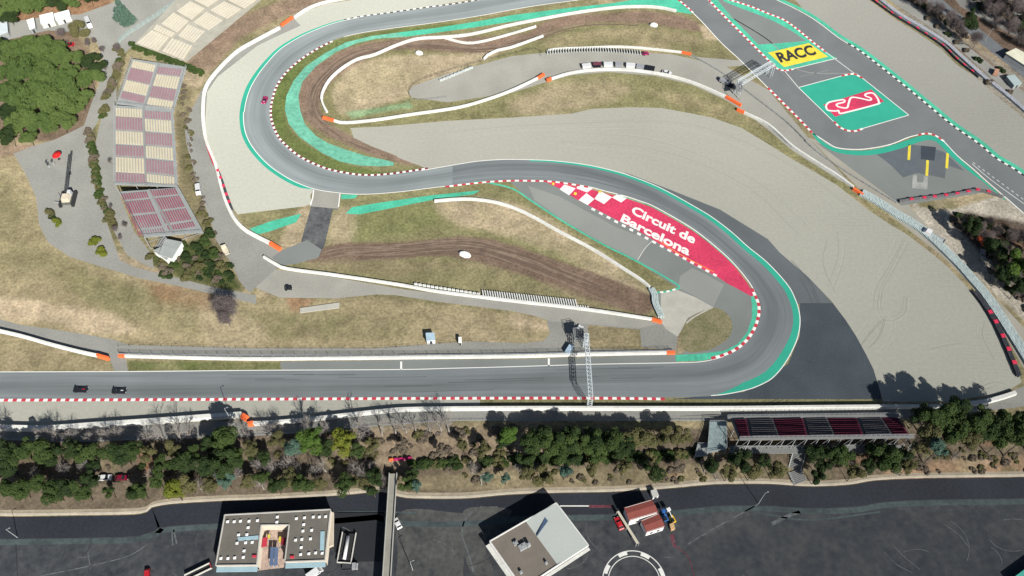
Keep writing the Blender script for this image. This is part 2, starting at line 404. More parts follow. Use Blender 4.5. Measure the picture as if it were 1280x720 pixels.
paint([(415,118),(430,92),(480,70),(560,68),(620,66),(560,95),(515,110),(510,120),(430,145)], SAND*.93, 3, .9, .25)
paint([(450,90),(520,80),(540,90),(480,115),(430,125)], OLIVE*1.3, 8, .35, .7)
paint([(680,50),(720,40),(800,34),(870,44),(920,72),(860,68),(700,64)], STRAW*.95, 3, .9, .25)
paint([(720,50),(800,48),(790,62),(730,60)], OLIVE, 5, .7); paint([(830,50),(900,55),(920,74),(840,66)], OLIVE, 4, .8)
paint([(874,32),(885,33),(905,52),(880,48)], SAND*.95, 1.5, .9)
paint([(440,156),(520,145),(640,116),(720,94),(800,92),(880,110),(960,160),(1080,245),(1050,236),(960,180),(880,148),(800,136),(700,142),(560,152)], OLIVE*1.25, 2, .9)
paint([(640,125),(720,100),(790,105),(770,125),(700,140),(640,142)], SAND*.8, 5, .75, .3)
paint([(800,110),(900,128),(960,160),(940,160),(860,138)], STRAW, 4, .6, .5)
paint([(430,140),(510,128),(515,134),(440,148)], np.array([.22,.36,.2]), 2, .7)
paint([(900,80),(960,110),(1035,180),(1010,175),(950,125)], STRAW*.85, 2, .8, .4)
paint([(860,397),(890,384),(916,405),(905,430),(870,442),(848,430)], STRAW*.9, 3, .8, .3)
paint([(872,388),(905,392),(912,420),(880,430)], OLIVE, 5, .5, .6)
paint([(735,406),(800,412),(802,434),(735,437)], STRAW*.8, 2, .9, .3)
paint([(600,499),(1102,497),(1102,508),(600,508)], OLIVE*1.05, 1, .95, .3)
# strip between left road and stand, slope near white tent, brown bank under curved terrace
paint([(216,90),(245,95),(232,160),(250,230),(272,300),(300,360),(260,350),(215,330),(190,320),(240,300),(226,240)], STRAW*.65, 3, .95, .2)
paint([(222,110),(236,110),(240,180),(252,240),(266,290),(250,290),(228,220)], OLIVE*.7, 3, .7, .5)
paint([(150,62),(158,66),(148,110),(140,150),(128,150),(134,110)], OLIVE*.7, 2, .9)
paint([(108,160),(120,160),(132,240),(148,290),(140,300),(126,262),(112,200)], OLIVE*.65, 2, .9)
paint([(190,318),(240,300),(262,300),(290,345),(300,362),(240,352),(200,340)], GRASS*.6, 4, .9, .3)
paint([(232,75),(262,40),(330,8),(400,-10),(440,-4),(380,12),(300,50),(262,90)], SOIL*1.35, 2.5, 1, .15)
paint([(225,85),(262,88),(250,110),(230,105)], SAND*.8, 3, .8)
paint([(60,285),(90,290),(160,320),(215,345),(190,342),(120,322),(70,300)], SAND*.75, 3, .9, .3)
paint([(-40,30),(110,20),(140,0),(110,-20),(-40,-20)], REDS*.75, 3, .8)
paint([(-30,150),(60,178),(105,155),(118,120),(110,60),(60,30),(-30,60)], SOIL*.9, 3, .9)
paint([(-30,180),(60,180),(105,160),(40,186),(15,196),(-30,196)], SOIL*1.5, 2, .8)
# right side
paint([(1110,170),(1140,262),(1280,400),(1400,480),(1400,180),(1250,245),(1150,258)], DUST*1.35, 2, 1)
paint([(1188,272),(1215,268),(1300,285),(1400,330),(1400,470),(1262,345),(1225,315)], SOIL*.42, 3, 1, .1)  # near-black thicket shade is put into this soil colour
paint([(1235,285),(1280,310),(1280,320)], REDS*.8, 4, .7); paint([(1245,345),(1280,370),(1290,390),(1262,362)], REDS*.9, 4, .6)
paint([(1105,-10),(1140,-10),(1300,110),(1300,160),(1200,80)], DUST*.8, 2, 1)
paint([(1125,0),(1150,15),(1230,70),(1290,125),(1260,110),(1180,50)], SOIL*1.1, 2, .9)
paint([(1135,-20),(1400,-20),(1400,160),(1270,90),(1180,28)], SOIL*.75, 3, 1)
paint([(1195,35),(1225,48),(1280,80),(1250,80),(1205,52)], SAND*.75, 3, .7)
# embankment
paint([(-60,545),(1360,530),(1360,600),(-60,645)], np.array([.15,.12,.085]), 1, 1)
paint([(430,540),(660,532),(700,575),(560,585),(440,580)], np.array([.27,.21,.145]), 5, .9, .2)
paint([(500,595),(960,580),(960,602),(640,612),(500,612)], STRAW*.85, 3, .9, .3)
paint([(1120,580),(1360,565),(1360,592),(1100,598)], np.array([.36,.24,.15]), 3, .9, .3)
paint([(170,560),(190,565),(200,590),(180,592)], REDS, 4, .7)
paint([(480,578),(520,572),(900,562),(920,566),(560,582)], SAND*.85, 2, .8)
paint([(640,545),(662,543),(672,570),(650,575)], SAND*.95, 4, .7)
for q in range(70):
    x = random.uniform(0, 1280); y = random.uniform(545, 608); r = random.uniform(5, 15)
    paint([(x-r, y-r*.4), (x+r, y-r*.3), (x+r*.8, y+r*.4), (x-r, y+r*.4)], random.choice([STRAW, OLIVE*.8, SAND*.8, SOIL*.7, OLIVE, STRAW*.8, REDS*.7]), 4, .75, .4)
col = col*(1+.5*(noise3-.5)[..., None])
ny, nx = GX.shape
verts = np.stack([GX, GY, GZ], -1).reshape(-1, 3).astype(np.float32)
ii = (np.arange(ny-1)[:, None]*nx+np.arange(nx-1)[None, :]).ravel()
quads = np.stack([ii, ii+1, ii+nx+1, ii+nx], 1).astype(np.int32)
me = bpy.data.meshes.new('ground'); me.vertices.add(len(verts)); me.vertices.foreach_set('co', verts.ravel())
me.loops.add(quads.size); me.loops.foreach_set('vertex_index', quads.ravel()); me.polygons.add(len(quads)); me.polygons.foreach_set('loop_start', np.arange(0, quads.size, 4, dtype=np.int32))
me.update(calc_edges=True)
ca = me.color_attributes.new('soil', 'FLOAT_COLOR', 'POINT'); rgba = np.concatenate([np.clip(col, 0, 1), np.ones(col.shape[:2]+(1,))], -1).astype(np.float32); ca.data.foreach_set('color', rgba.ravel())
gm = bpy.data.materials.new('ground_soil_and_grass'); gm.use_nodes = True; N = gm.node_tree.nodes; L = gm.node_tree.links; b = N['Principled BSDF']
b.inputs['Roughness'].default_value = .95; b.inputs['Diffuse Roughness'].default_value = 1; b.inputs['Specular IOR Level'].default_value = .1
at = N.new('ShaderNodeVertexColor'); at.layer_name = 'soil'; g = N.new('ShaderNodeNewGeometry')
n1 = N.new('ShaderNodeTexNoise'); n1.inputs['Scale'].default_value = .9; n1.inputs['Detail'].default_value = 6; n1.inputs['Roughness'].default_value = .65; L.new(g.outputs['Position'], n1.inputs['Vector'])
n2 = N.new('ShaderNodeTexNoise'); n2.inputs['Scale'].default_value = .18; n2.inputs['Detail'].default_value = 5; n2.inputs['Distortion'].default_value = .8; L.new(g.outputs['Position'], n2.inputs['Vector'])
r1 = N.new('ShaderNodeMapRange'); r1.inputs['From Min'].default_value = .3; r1.inputs['From Max'].default_value = .7; r1.inputs['To Min'].default_value = .62; r1.inputs['To Max'].default_value = 1.32; L.new(n1.outputs[0], r1.inputs['Value'])
r2 = N.new('ShaderNodeMapRange'); r2.inputs['From Min'].default_value = .3; r2.inputs['From Max'].default_value = .7; r2.inputs['To Min'].default_value = .8; r2.inputs['To Max'].default_value = 1.2; L.new(n2.outputs[0], r2.inputs['Value'])
mu = N.new('ShaderNodeMath'); mu.operation = 'MULTIPLY'; L.new(r1.outputs[0], mu.inputs[0]); L.new(r2.outputs[0], mu.inputs[1])
vm = N.new('ShaderNodeVectorMath'); vm.operation = 'SCALE'; L.new(at.outputs['Color'], vm.inputs[0]); L.new(mu.outputs[0], vm.inputs['Scale']); L.new(vm.outputs[0], b.inputs['Base Color'])
bp = N.new('ShaderNodeBump'); bp.inputs['Distance'].default_value = .35; L.new(n1.outputs[0], bp.inputs['Height']); L.new(bp.outputs[0], b.inputs['Normal'])
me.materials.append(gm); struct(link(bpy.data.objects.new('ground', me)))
# ---------------------------------------------------------------- circuit: the two edges of the main track
EL = [(-60,465.5),(0,465),(160,464.5),(320,463),(500,462),(560,460.5),(640,458.5),(737,455.5),(850,453.5),(878,452),(895,448.5),(905,445.5),(916,441),(927,434),(937,424),(945,411),(950,396),(950.5,382),(946,370),(937,353),(920,332),(905,317),(885,300),(865,285),(840,270),(815,256.5),(800,251),(782,245),(760,239.5),(735,233),(702,227.5),(680,225.5),(640,225),(610,226.5),(585,229),(557,232.5),(532,235.5),(505,239),(470,242),(445,242.5),(425,241),(395,236.5),(370,227.5),(352,217.5),(335,205),(320,189),(311,175),(306,160),(305,140),(310,117),(320,97),(335,77),(352,60),(375,46),(395,37),(420,28),(450,21.5),(490,16),(532,10),(570,5),(600,0),(650,-8),(700,-16)]
ER = [(-60,498.5),(0,498.5),(160,498),(320,497.3),(480,496.5),(640,496),(737,496),(800,496.5),(840,497),(890,495),(915,492),(940,486),(960,477),(970,469),(980,457),(990,440),(997.5,422),(1000.5,405),(999.5,390),(995,375),(985,356),(960,328.5),(935,308),(915,290),(890,271),(865,256),(840,242),(820,232),(795,222),(770,214),(740,207),(710,202.5),(680,200),(640,199),(620,199.5),(595,201.5),(567,206),(535,211.5),(505,216),(482,219),(460,220),(440,218.5),(412,213),(390,205),(370,194),(355,181),(347,172),(340,157),(337,142),(339,125),(345,107),(357,90),(375,74),(395,61),(415,51),(435,45),(460,40),(495,35),(545,28.5),(600,20),(640,12.5),(680,6),(725,0),(780,-10)]
L_ = wl(EL, 1.5); R_ = wl(ER, 1.5)
k1 = sub(L_, (-60,465.5), (566,231.5)); k2 = sub(R_, (-60,498.5), (566,206))
strip('race_track', k1, k2, ASPHD, 4, ncross=6)
k1 = sub(L_, (566,231.5), (700,-16)); k2 = sub(R_, (566,206), (780,-10))
strip('race_track', k1, k2, ASPH, 4, ncross=6)
# gravel
sheet('gravel_trap', [(438,160),(480,158),(560,151),(640,147),(715,142),(740,136),(790,134),(827,135),(865,142),(890,147),(927,160),(960,180),(992,200),(1022,217),(1047,232),(1085,262),(1110,279),(1135,294),(1165,317),(1185,334),(1210,360),(1225,378),(1235,392),(1247,412),(1260,436),(1272,462),(1277,478),(1262,487),(1247,492),(1210,498),(1185,502),(1104,502),(1092,462),(1070,420),(1040,377),(1010,346),(960,304),(900,272),(840,240),(760,212),(680,203),(620,203),(540,213),(505,200),(470,186),(442,172)], GRAV, 1)
sheet('gravel_trap', [(320,52),(295,69),(270,94),(258,113),(255,137),(256,160),(261,180),(272,207),(281,245),(297,268),(320,265),(380,258),(389,255),(388,244),(392,237),(372,230),(340,212),(318,192),(306,172),(300,150),(302,130),(315,98),(345,66),(385,42),(430,26),(500,14),(600,-2),(470,-20),(440,0),(407,5),(385,13),(365,25)], GRAV2, 1)
sheet('gravel_trap', [(975,-20),(1045,55),(1110,94),(1200,168),(1300,238),(1340,160),(1280,148),(1247,121),(1222,99),(1195,80),(1175,60),(1147,41),(1117,23),(1060,-20)], GRAVR, 1)
sheet('gravel_trap', [(-60,500),(560,499),(600,499),(600,508),(520,510),(480,512),(430,518),(340,526),(313,526),(260,522),(120,533),(60,537),(-60,538)], GRAV, 1)
# asphalt run-off outside the hairpin, in three ages of asphalt
sheet('runoff_area', [(780,215),(840,238),(900,262),(960,299),(975,316),(1010,346),(1030,367),(1042,380),(990,380),(950,330),(890,275)], RUND, 2)
sheet('runoff_area', [(1000,379),(1041,379),(1057,400),(1070,420),(1082,442),(1092,462),(1099,485),(1102,499),(840,499),(930,490),(985,455),(1000,420)], RUNDD, 3)
# inner run-off and service aprons
sheet('runoff_area', [(636,226),(690,226),(790,252),(880,305),(946,372),(952,390),(944,412),(920,436),(890,449),(846,452),(844,444),(857,440),(852,412),(826,402),(822,366),(847,360),(796,327),(702,276),(665,252)], RUN, 2)
sheet('runoff_area', [(660,232),(700,246),(770,284),(812,300),(797,325),(752,303),(702,274),(668,250)], RUNL, 3)
sheet('service_apron', [(826,366),(846,362),(870,372),(892,384),(860,397),(852,412),(847,421),(832,411),(826,402)], PALE, 3)
sheet('runoff_area', [(865,335),(882,343),(905,356),(892,383),(870,371),(848,360),(850,345)], RUNL, 3)
gr = [(890,385),(905,389),(914,400),(915,412),(909,424),(890,436),(872,440),(858,439),(851,421),(861,398)]
mm = mat('dry_turf', (.29, .25, .155), col2=(.13, .135, .06), scale=.16, fine=1.2, bump=.3, dist=1.5)
sheet('grass_island', gr, mm, 4, smooth=True)
# roads
sheet('service_road', [(-60,385),(0,399),(25,406),(62,411),(112,419),(140,424),(160,431),(320,435),(470,435),(527,431),(590,427),(655,429),(680,426),(688,416),(684,406),(684,395),(826,403),(847,421),(845,438),(802,434),(800,412),(735,406),(735,436),(842,437),(844,444),(640,447),(320,450),(157,446),(160,464),(143,464),(137,448),(65,432),(0,415),(-60,400)], CONCG, 1)
sheet('service_road', [(320,380),(280,371),(250,364),(225,358),(175,348),(125,333),(87,321),(60,303),(49,281),(45,246),(32,218),(17,192),(40,183),(70,174),(105,157),(114,130),(124,104),(129,75),(120,50),(95,40),(60,38),(0,52),(-60,55),(-60,30),(0,30),(60,20),(100,18),(150,0),(150,-30),(280,-30),(240,0),(200,25),(168,55),(150,72),(138,100),(130,140),(114,165),(112,180),(118,235),(128,262),(150,325),(168,334),(232,350),(262,358),(320,369)], CONCG, 1)
sheet('service_road', [(146,100),(145,134),(143,228),(152,250),(168,290),(190,318),(192,336),(175,328),(158,318),(143,290),(132,262),(124,235),(119,180),(126,150),(134,120)], CONCG, 1.5)
sheet('service_road', [(352,330),(312,366),(300,352),(288,327),(270,300),(263,275),(250,242),(244,217),(233,180),(231,160),(238,140),(260,98),(275,82),(300,60),(350,34),(366,22),(376,32),(345,46),(322,57),(272,96),(259,115),(256,160),(262,190),(273,215),(283,248),(297,274),(318,296),(350,312)], CONCG, 2.5)
sheet('service_road', [(330,335),(420,347),(500,361),(545,367),(640,378),(732,388),(826,404),(800,410),(735,405),(690,402),(665,394),(640,389),(595,383),(545,377),(495,369),(470,368),(420,373),(350,372),(320,360)], CONC, 2)
sheet('service_road', [(510,116),(515,108),(560,92),(640,70),(700,64),(770,64),(840,68),(905,82),(960,112),(1010,172),(1066,232),(1050,226),(990,188),(960,162),(925,136),(905,124),(865,106),(820,95),(760,90),(715,94),(688,101),(640,116),(560,128),(515,122)], CONC, 1)
sheet('service_road', [(860,70),(880,72),(930,76),(932,82),(900,84)], CONC, 2)
sheet('service_road', [(1010,172),(1034,178),(1130,246),(1140,262),(1290,420),(1285,470),(1230,372),(1180,322),(1120,275),(1078,240)], mat('sandy_road', (.33, .315, .265), var=.12, scale=.1), 1)
sheet('service_road', [(-60,538),(60,540),(120,536),(200,530),(310,525),(340,530),(430,522),(520,512),(1102,508),(1180,508),(1262,490),(1310,470),(1340,500),(1250,512),(1120,524),(880,526),(575,526),(507,530),(430,536),(400,540),(300,546),(200,549),(80,553),(-60,548)], CONCG, 2)
sheet('service_road', [(1090,-20),(1112,0),(1150,25),(1200,62),(1240,98),(1300,150),(1300,132),(1250,90),(1200,50),(1150,12),(1110,-20)], CONCG, 2)
sheet('lane', [(1130,-20),(1180,18),(1235,62),(1300,112),(1300,100),(1240,48),(1190,10),(1155,-20)], mat('worn_lane', (.14, .15, .16), var=.15), 2)
sheet('parking_area', [(1180,-20),(1200,8),(1240,30),(1300,62),(1330,20),(1250,-20)], mat('parking_asphalt', (.19, .185, .17), var=.2, scale=.1), 2)
# exit road from the mid section (old link)
sheet('link_road', [(391,236),(425,241),(423,262),(416,262),(406,306),(400,318),(370,328),(352,326),(345,316),(374,312),(381,285),(389,258)], mat('dark_link_asphalt', (.06, .062, .068), col2=(.15, .155, .155), scale=.15, fine=.8), 2)
sheet('link_road', [(391,237),(425,242),(423,261),(389,258)], CONC, 3)
sheet('link_road', [(384,300),(402,312),(398,322),(370,330),(352,332),(340,322),(352,313)], RUN, 3)
band('painted_line', wl([(392,237),(391,246),(388,257)], .5), -.25, .25, WHITE, 5); band('painted_line', wl([(425,242),(424,252),(423,259)], .5), -.2, .2, WHITE, 5)
# upper right complex: asphalt with islands
sheet('race_track', [(838,-14),(860,10),(880,30),(902,54),(927,77),(960,110),(980,130),(997,147),(1015,166),(1035,179),(1047,185),(1072,187),(1095,184.5),(1115,180),(1135,172),(1157,167),(1172,170),(1183,180),(1197,195),(1217,212),(1237,230),(1257,247),(1272,260),(1300,285),(1330,260),(1280,219),(1267,210),(1245,197),(1225,180),(1192,157),(1165,135),(1135,110),(1100,82),(1072,61),(1047,46),(1022,27),(997,12),(970,0),(930,-18)], mat('upper_track_asphalt', (.165, .178, .18), var=.13, scale=.06, fine=2, dist=.8), 4)
sheet('infield_paint', [(882,-6),(902,17),(920,35),(940,55),(960,75),(970,85),(980,88),(992,86),(1046,73),(1032,65),(1015,52),(997,37),(980,25),(960,17),(935,7),(900,-8)], GREEN, 5)
sheet('infield_asphalt', [(892,-6),(909,15),(926,33),(948,56),(1008,51.5),(990,39),(972,29),(952,20),(925,10),(905,2),(899,-6)], RUN, 6)
sheet('sponsor_panel', [(960,66),(1011,54),(1035,71),(980,84)], YELP, 7)
sheet('infield_paint', [(998,109.5),(1052,95),(1067,93),(1077,97),(1136,144),(1067,164),(1057,162),(1047,157)], GREEND, 5)
sheet('circuit_map_panel', [(1029,131),(1089,112),(1105,127),(1044,146)], PINK, 7)
mp_ = [(290,530),(293,545),(303,553),(340,556),(352,552),(356,562),(375,566),(545,522),(553,512),(549,495),(532,472),(515,465),(490,470),(486,480),(512,490),(516,498),(505,502),(470,494),(430,487),(412,492),(402,520),(398,536),(385,541),(350,534),(342,524),(352,518),(378,512),(384,503),(374,499),(345,503),(312,510),(298,517)]
mp_ = [(960+x/4, y/4) for x, y in mp_]
ww = resample([P(*p) for p in cr(mp_, 4, True)]+[P(*mp_[0])], .6)
band('circuit_map_outline', ww, -.42, .42, WHITE, 8)
# outlines and white lines
def line(px, w=.3, layer=6, m=None, name='painted_line', smooth=True): return band(name, wl(px, 1.5, 0, smooth), -w/2, w/2, m or WHITE, layer)
line([(998,109.5),(1052,95)], .35, 7, smooth=False); line([(1077,97),(1136,144)], .35, 7, smooth=False); line([(1136,144),(1067,164)], .35, 7, smooth=False); line([(998,109.5),(1047,157)], .35, 7, smooth=False)
line([(992,86),(1046,73)], .35, 7, smooth=False); line([(1032,65),(1068,92)], .3, 7, smooth=False); line([(980,88),(998,109.5)], .3, 7, smooth=False)
kerb(wl([(882,-4),(902,17),(920,35),(940,55),(960,75)], 1.5), -.5, .5)
kerb(wl([(960,75),(970,85),(980,88.5),(992,86.5)], 1.5), -.4, .5, 2.4); kerb(wl([(905,-2),(935,7),(960,17),(980,25),(997,37),(1015,52),(1032,65)], 1.5), -.5, .5, 2.6)
kerb(wl([(1052,95),(1067,92.5),(1078,98)], 1.5), -.5, .5, 3); kerb(wl([(1043,152),(1048,158),(1058,163),(1069,164),(1078,161)], 1.5), -.5, .5, 3)
kerb(wl([(848,0),(860,10),(866,16)], 1.5), -.4, .5); line([(866,16),(880,30),(902,54),(927,77),(960,110)], .4)
kerb(wl([(960,110),(980,130),(997,147),(1015,166)], 1.5), -.5, .5); line([(1015,166),(1035,179),(1047,185),(1072,187),(1095,184.5),(1115,180),(1135,172),(1150,168)], .5)
gu = wl([(1017,166),(1030,178),(1047,186),(1072,188.5),(1095,186.5),(1120,180),(1140,173),(1157,169),(1172,172),(1183,181),(1197,196),(1217,214),(1237,232),(1257,249)], 1.5)
band('runoff_paint', gu, 0, lambda t: -(.8+2.2*math.sin(min(1, t*1.15)*math.pi)**.5), GREEND, 6)
kerb(wl([(1148,169),(1157,167),(1168,169),(1180,177)], 1.5), -.4, .5, 3); line([(1180,177),(1197,195),(1217,212),(1237,230),(1257,247),(1272,260),(1300,285)], .45)
rr = wl([(960,-6),(970,0),(997,12),(1022,27),(1047,46),(1072,61),(1100,82),(1135,110),(1165,135),(1192,157),(1225,180),(1245,197),(1267,210),(1280,219),(1310,240)], 1.5)
band('runoff_paint', rr, .3, 2.3, GREEN, 5); line([(960,-5),(997,12.5),(1022,27.5),(1047,46.5),(1064,57)], .35)
kerb(sub(rr, (1060,55), (1310,240)), -.7, .2, 3.2, [DARKM, WHITE])
band('painted_line', wl([(1215,205),(1240,226),(1280,255)], 1.5), -.12, .12, WHITE, 7)
for q in range(12):   # dashed pit line
    a, c = (1216+q*6, 203+q*4.4), (1219+q*6, 205.3+q*4.4); line([a, c], .25, 7, smooth=False)
line([(885,5),(960,50),(1000,88),(1072,92)], .5, 6, m=mat('worn_paint', (.27, .28, .27)))
line([(960,75),(998,110)], .25, 6, m=MATS['worn_paint']); line([(1000,96),(1035,88)], .25, 6, m=MATS['worn_paint'])
# triangle apron by tyre wall, right
sheet('runoff_area', [(1050,190),(1072,189),(1095,187),(1120,181),(1158,170),(1180,181),(1215,214),(1252,247),(1235,240),(1127,257),(1020,178)], RUN, 2)
sheet('runoff_area', [(1096,193),(1113,206),(1129,222),(1143,217),(1152,216),(1180,223),(1182,206),(1206,214),(1180,190),(1158,183),(1135,180),(1110,187)], mat('patch_asphalt', (.115, .135, .15)), 3)
sheet('runoff_area', [(1151,182),(1170,184),(1168,201),(1151,199)], mat('dark_patch', (.05, .06, .075)), 4)
sheet('runoff_area', [(1147,199),(1183,204),(1181,223),(1150,217)], RUND, 4)
sheet('worn_patch', [(1141,219),(1146,219),(1146,228),(1154,228),(1155,220),(1160,221),(1159,237),(1140,235)], mat('scraped_concrete', (.33, .34, .32), var=.25), 4)
for (x, y, l) in ((1137,181,19),(1159.5,200.5,19.5),(1184.5,191.5,19)):
    w = [P(x, y), P(x-1.2, y+l)]; band('painted_bar', w, -.55, .55, YELP, 6)
# ---------------------------------------------------------------- painted verges on the main track
gw = lambda t: -(.3+.0*t)
mid = sub(R_, (660,199.5), (890,495))
def wid(t): return -(1.0+1.6*min(1, t*1.6)+.9*math.exp(-((t-.88)/.1)**2))*(1 if t < .93 else max(.02, (1-t)/.07))
band('runoff_paint', mid, 0, wid, GREEND, 5)
lf = sub(L_, (391,235.5), (450,21))
band('runoff_paint', lf, 0, lambda t: 1.9*min(1, t*20+.3)*(1-.75*max(0, t-.55)/.45), GREEND, 5)
line(EL[:11]+[(905,445.5)], .3); band('painted_line', sub(L_, (943,365), (735,233)), -.05, .35, WHITE, 6); band('painted_line', sub(L_, (557,232.5), (305,140)), .0, .3, WHITE, 6)
band('painted_line', sub(L_, (305,140), (450,21)), -.3, 0, WHITE, 6)
band('painted_line', sub(R_, (890,495), (640,199)), 0, .32, WHITE, 6); band('painted_line', sub(R_, (640,199), (525,213)), 0, .32, WHITE, 6); band('painted_line', sub(R_, (430,46), (780,-10)), 0, .3, WHITE, 6)
kerb(sub(R_, (-60,498.5), (832,496.8)), -1.1, -.05, 3.1)
kerb(sub(L_, (889,449.5), (941,362)), 0.02, 1.15, 3.4)
kerb(sub(L_, (735,233), (555,233)), .0, .9, 3.4)
kerb(sub(R_, (537,211), (415,51)), -.95, 0.0, 2.7, [mat('dark_red_paint', (.2, .035, .05)), WHITE]); kerb(sub(L_, (430,25), (600,0)), .0, .7, 3.2, [DARKM, WHITE])
sheet('runoff_paint', [(844,444),(877,442),(905,438.5),(922,430),(934,415),(940,397),(940,382),(938,366),(944,369),(949.5,382),(949,396),(944,410),(936,423),(926,433),(915,440),(900,446),(878,451),(845,452)], GREEN, 4)
# green strips set in the verge
sheet('green_strip', [(860,10),(845,0),(830,-12),(790,0),(765,4),(702,11),(640,19),(595,27),(545,35),(495,41),(465,45),(432,53),(407,66),(382,83),(367,101),(358,120),(356,137),(361,155),(374,171),(402,191),(425,202),(450,207),(475,208),(492,207),(492,203),(482,200),(457,195),(432,187),(410,179),(395,170),(381,155),(375,137),(373,120),(378,102),(396,82),(420,65),(446,54),(470,48.5),(507,46),(545,41),(595,34),(640,27),(702,19),(765,9),(802,7.5),(830,10),(847,15),(865,18)], GREENF, 2)
sheet('green_strip', [(495,41),(545,35),(595,27),(640,19),(702,11),(765,4),(790,0),(830,-12),(860,10),(865,18),(847,15),(830,10),(802,7.5),(765,9),(702,19),(640,27),(595,34),(545,41),(507,46)], GREEN, 3)
sheet('green_strip', [(440,259),(470,254),(540,244),(600,238),(592,243),(545,249),(500,258),(450,268),(432,267)], GREEN, 2)
sheet('green_strip', [(312,286),(340,276),(377,267),(370,278),(335,290),(322,293)], GREEN, 2)
sheet('green_strip', [(426,243),(447,243.5),(444,248),(427,249)], GREEN, 2)
band('green_strip', wl([(590,229),(605,228),(640,236),(665,252),(702,276),(752,305),(796,327),(845,355),(848,361)], 1.5), -.3, .5, GREEN, 5)
kerb(wl([(821,366),(835,364.5),(848,360.5)], 1.5), -.3, .5, 2.4, [GREEN, WHITE])
# start boxes and joints
band('painted_line', [P(501.5,452), P(501.5,462)], -.35, .35, WHITE, 6); band('painted_line', [P(686,448), P(686,457.5)], -.35, .35, WHITE, 6)
band('painted_line', wl([(797,325),(806,311),(815,301)], 1), -.1, .1, WHITE, 6); band('painted_line', wl([(891,384),(868,396),(858,404)], 1), -.3, .3, PALE, 6)
# asphalt verge between wall and straight right of the grass
sheet('runoff_area', [(350,452),(500,450),(640,449),(833,444),(846,444),(846,454),(737,457),(640,460),(500,463),(352,464)], RUN, 2)
# crimson board with chequers
PK = [(680,226.5),(702,229.5),(735,236),(760,242.5),(782,248),(800,254),(815,259.5),(840,273),(865,288),(885,303),(905,320),(919,334),(934,354),(942,368),(940,371),(920,360),(910,355),(895,345),(865,330),(840,315),(820,302),(795,287),(765,272),(740,259),(722,250),(700,236)]
sheet('painted_board', PK, PINK, 5)
def tl(*q): return [(640+x/4, 180+y/4) for x, y in q]
for q in (tl((262,203),(318,222),(285,257),(238,227)), tl((372,246),(412,276),(378,306),(333,281)), tl((440,236),(500,266),(460,301),(412,274)), tl((530,250),(577,269),(546,293),(500,268)), tl((330,208),(405,222),(376,243),(322,222))):
    sheet('painted_chequer', q, WHITE, 6)
for k in range(17):
    x = 400+k*38; y = 318+k*20.5; sheet('painted_chequer', tl((x, y), (x+18, y+9), (x+13, y+19), (x-5, y+10)), WHITE, 6)
for q in (tl((202,192),(214,196),(210,208),(200,203)), tl((312,240),(326,246),(320,258),(308,252)), tl((434,232),(448,236),(444,246),(430,242))): sheet('painted_emblem', q, YELP, 7)
band('painted_line', wl([(822,300),(850,318),(892,340)], 1), -.15, .15, mat('orange_paint', (.8, .3, .05)), 7)
band('painted_line', wl([(778,246),(800,253),(815,258.5),(840,272),(865,287),(885,302),(905,319),(920,334)], 1), -.15, .15, GREEN, 7)
def text(body, bl, br, up, m, layer, name, bold=.03, spacing=1.0, z=0.0, plane=None):
    cu = bpy.data.curves.new(name, 'FONT'); cu.body = body; cu.size = 1; cu.offset = bold; cu.space_character = spacing; cu.resolution_u = 4
    t = bpy.data.objects.new(name, cu); COL.objects.link(t); bpy.context.view_layer.update()
    me = bpy.data.meshes.new_from_object(t.evaluated_get(bpy.context.evaluated_depsgraph_get())); bpy.data.objects.remove(t)
    xs = [v.co.x for v in me.vertices]; ys = [v.co.y for v in me.vertices]; x0, x1 = min(xs), max(xs); cap = .69
    if plane is None:
        A, B, U = P(*bl), P(*br), P(bl[0]+up[0], bl[1]+up[1])
        o0 = A+Vector((0, 0, LAY*layer))
    else: A, B, U = plane; o0 = A
    ex_, ey_ = B-A, U-A
    for v in me.vertices:
        a = (v.co.x-x0)/(x1-x0); c = v.co.y/cap; v.co = o0+ex_*a+ey_*c
    me.materials.clear(); me.materials.append(m); me.update()
    return link(bpy.data.objects.new(name, me))
struct(text('Circuit de', (788.4,266.2), (867.4,304.7), (3.9,-8.8), WHITE, 7, 'painted_lettering', .035))
struct(text('Barcelona', (775.2,276.3), (860.7,319.6), (3.9,-8.8), WHITE, 7, 'painted_lettering', .035))
struct(text('RACC', (975.5,78), (1021,67.5), (-6.6,-11), BLACK, 9, 'painted_lettering', .04))
# skid marks and joints
SK = mat('tyre_rubber_marks', (.07, .078, .085), var=.2)
for q in range(26):
    k = random.choice([sub(R_, (840,497), (960,328.5)), sub(R_, (900,278), (700,202)), sub(L_, (240,463), (880,452))])
    off = random.uniform(1.5, 9.5); n = len(k); a = random.randrange(0, n-12); bq = min(n, a+random.randrange(8, 30))
    sgn = 1 if k[0].y < 175 and k[0].x > 0 else 1
    side = 1
    tt = k[a:bq]; nn_ = normals(tt)
    c0 = tt[len(tt)//2]+nn_[len(tt)//2]*off
    d = min((c0-p).length for p in L_); d2 = min((c0-p).length for p in R_)
    if d+d2 > 13.5: off = -off
    band('skid_mark', tt, off-.07, off+.07, SK, 5)
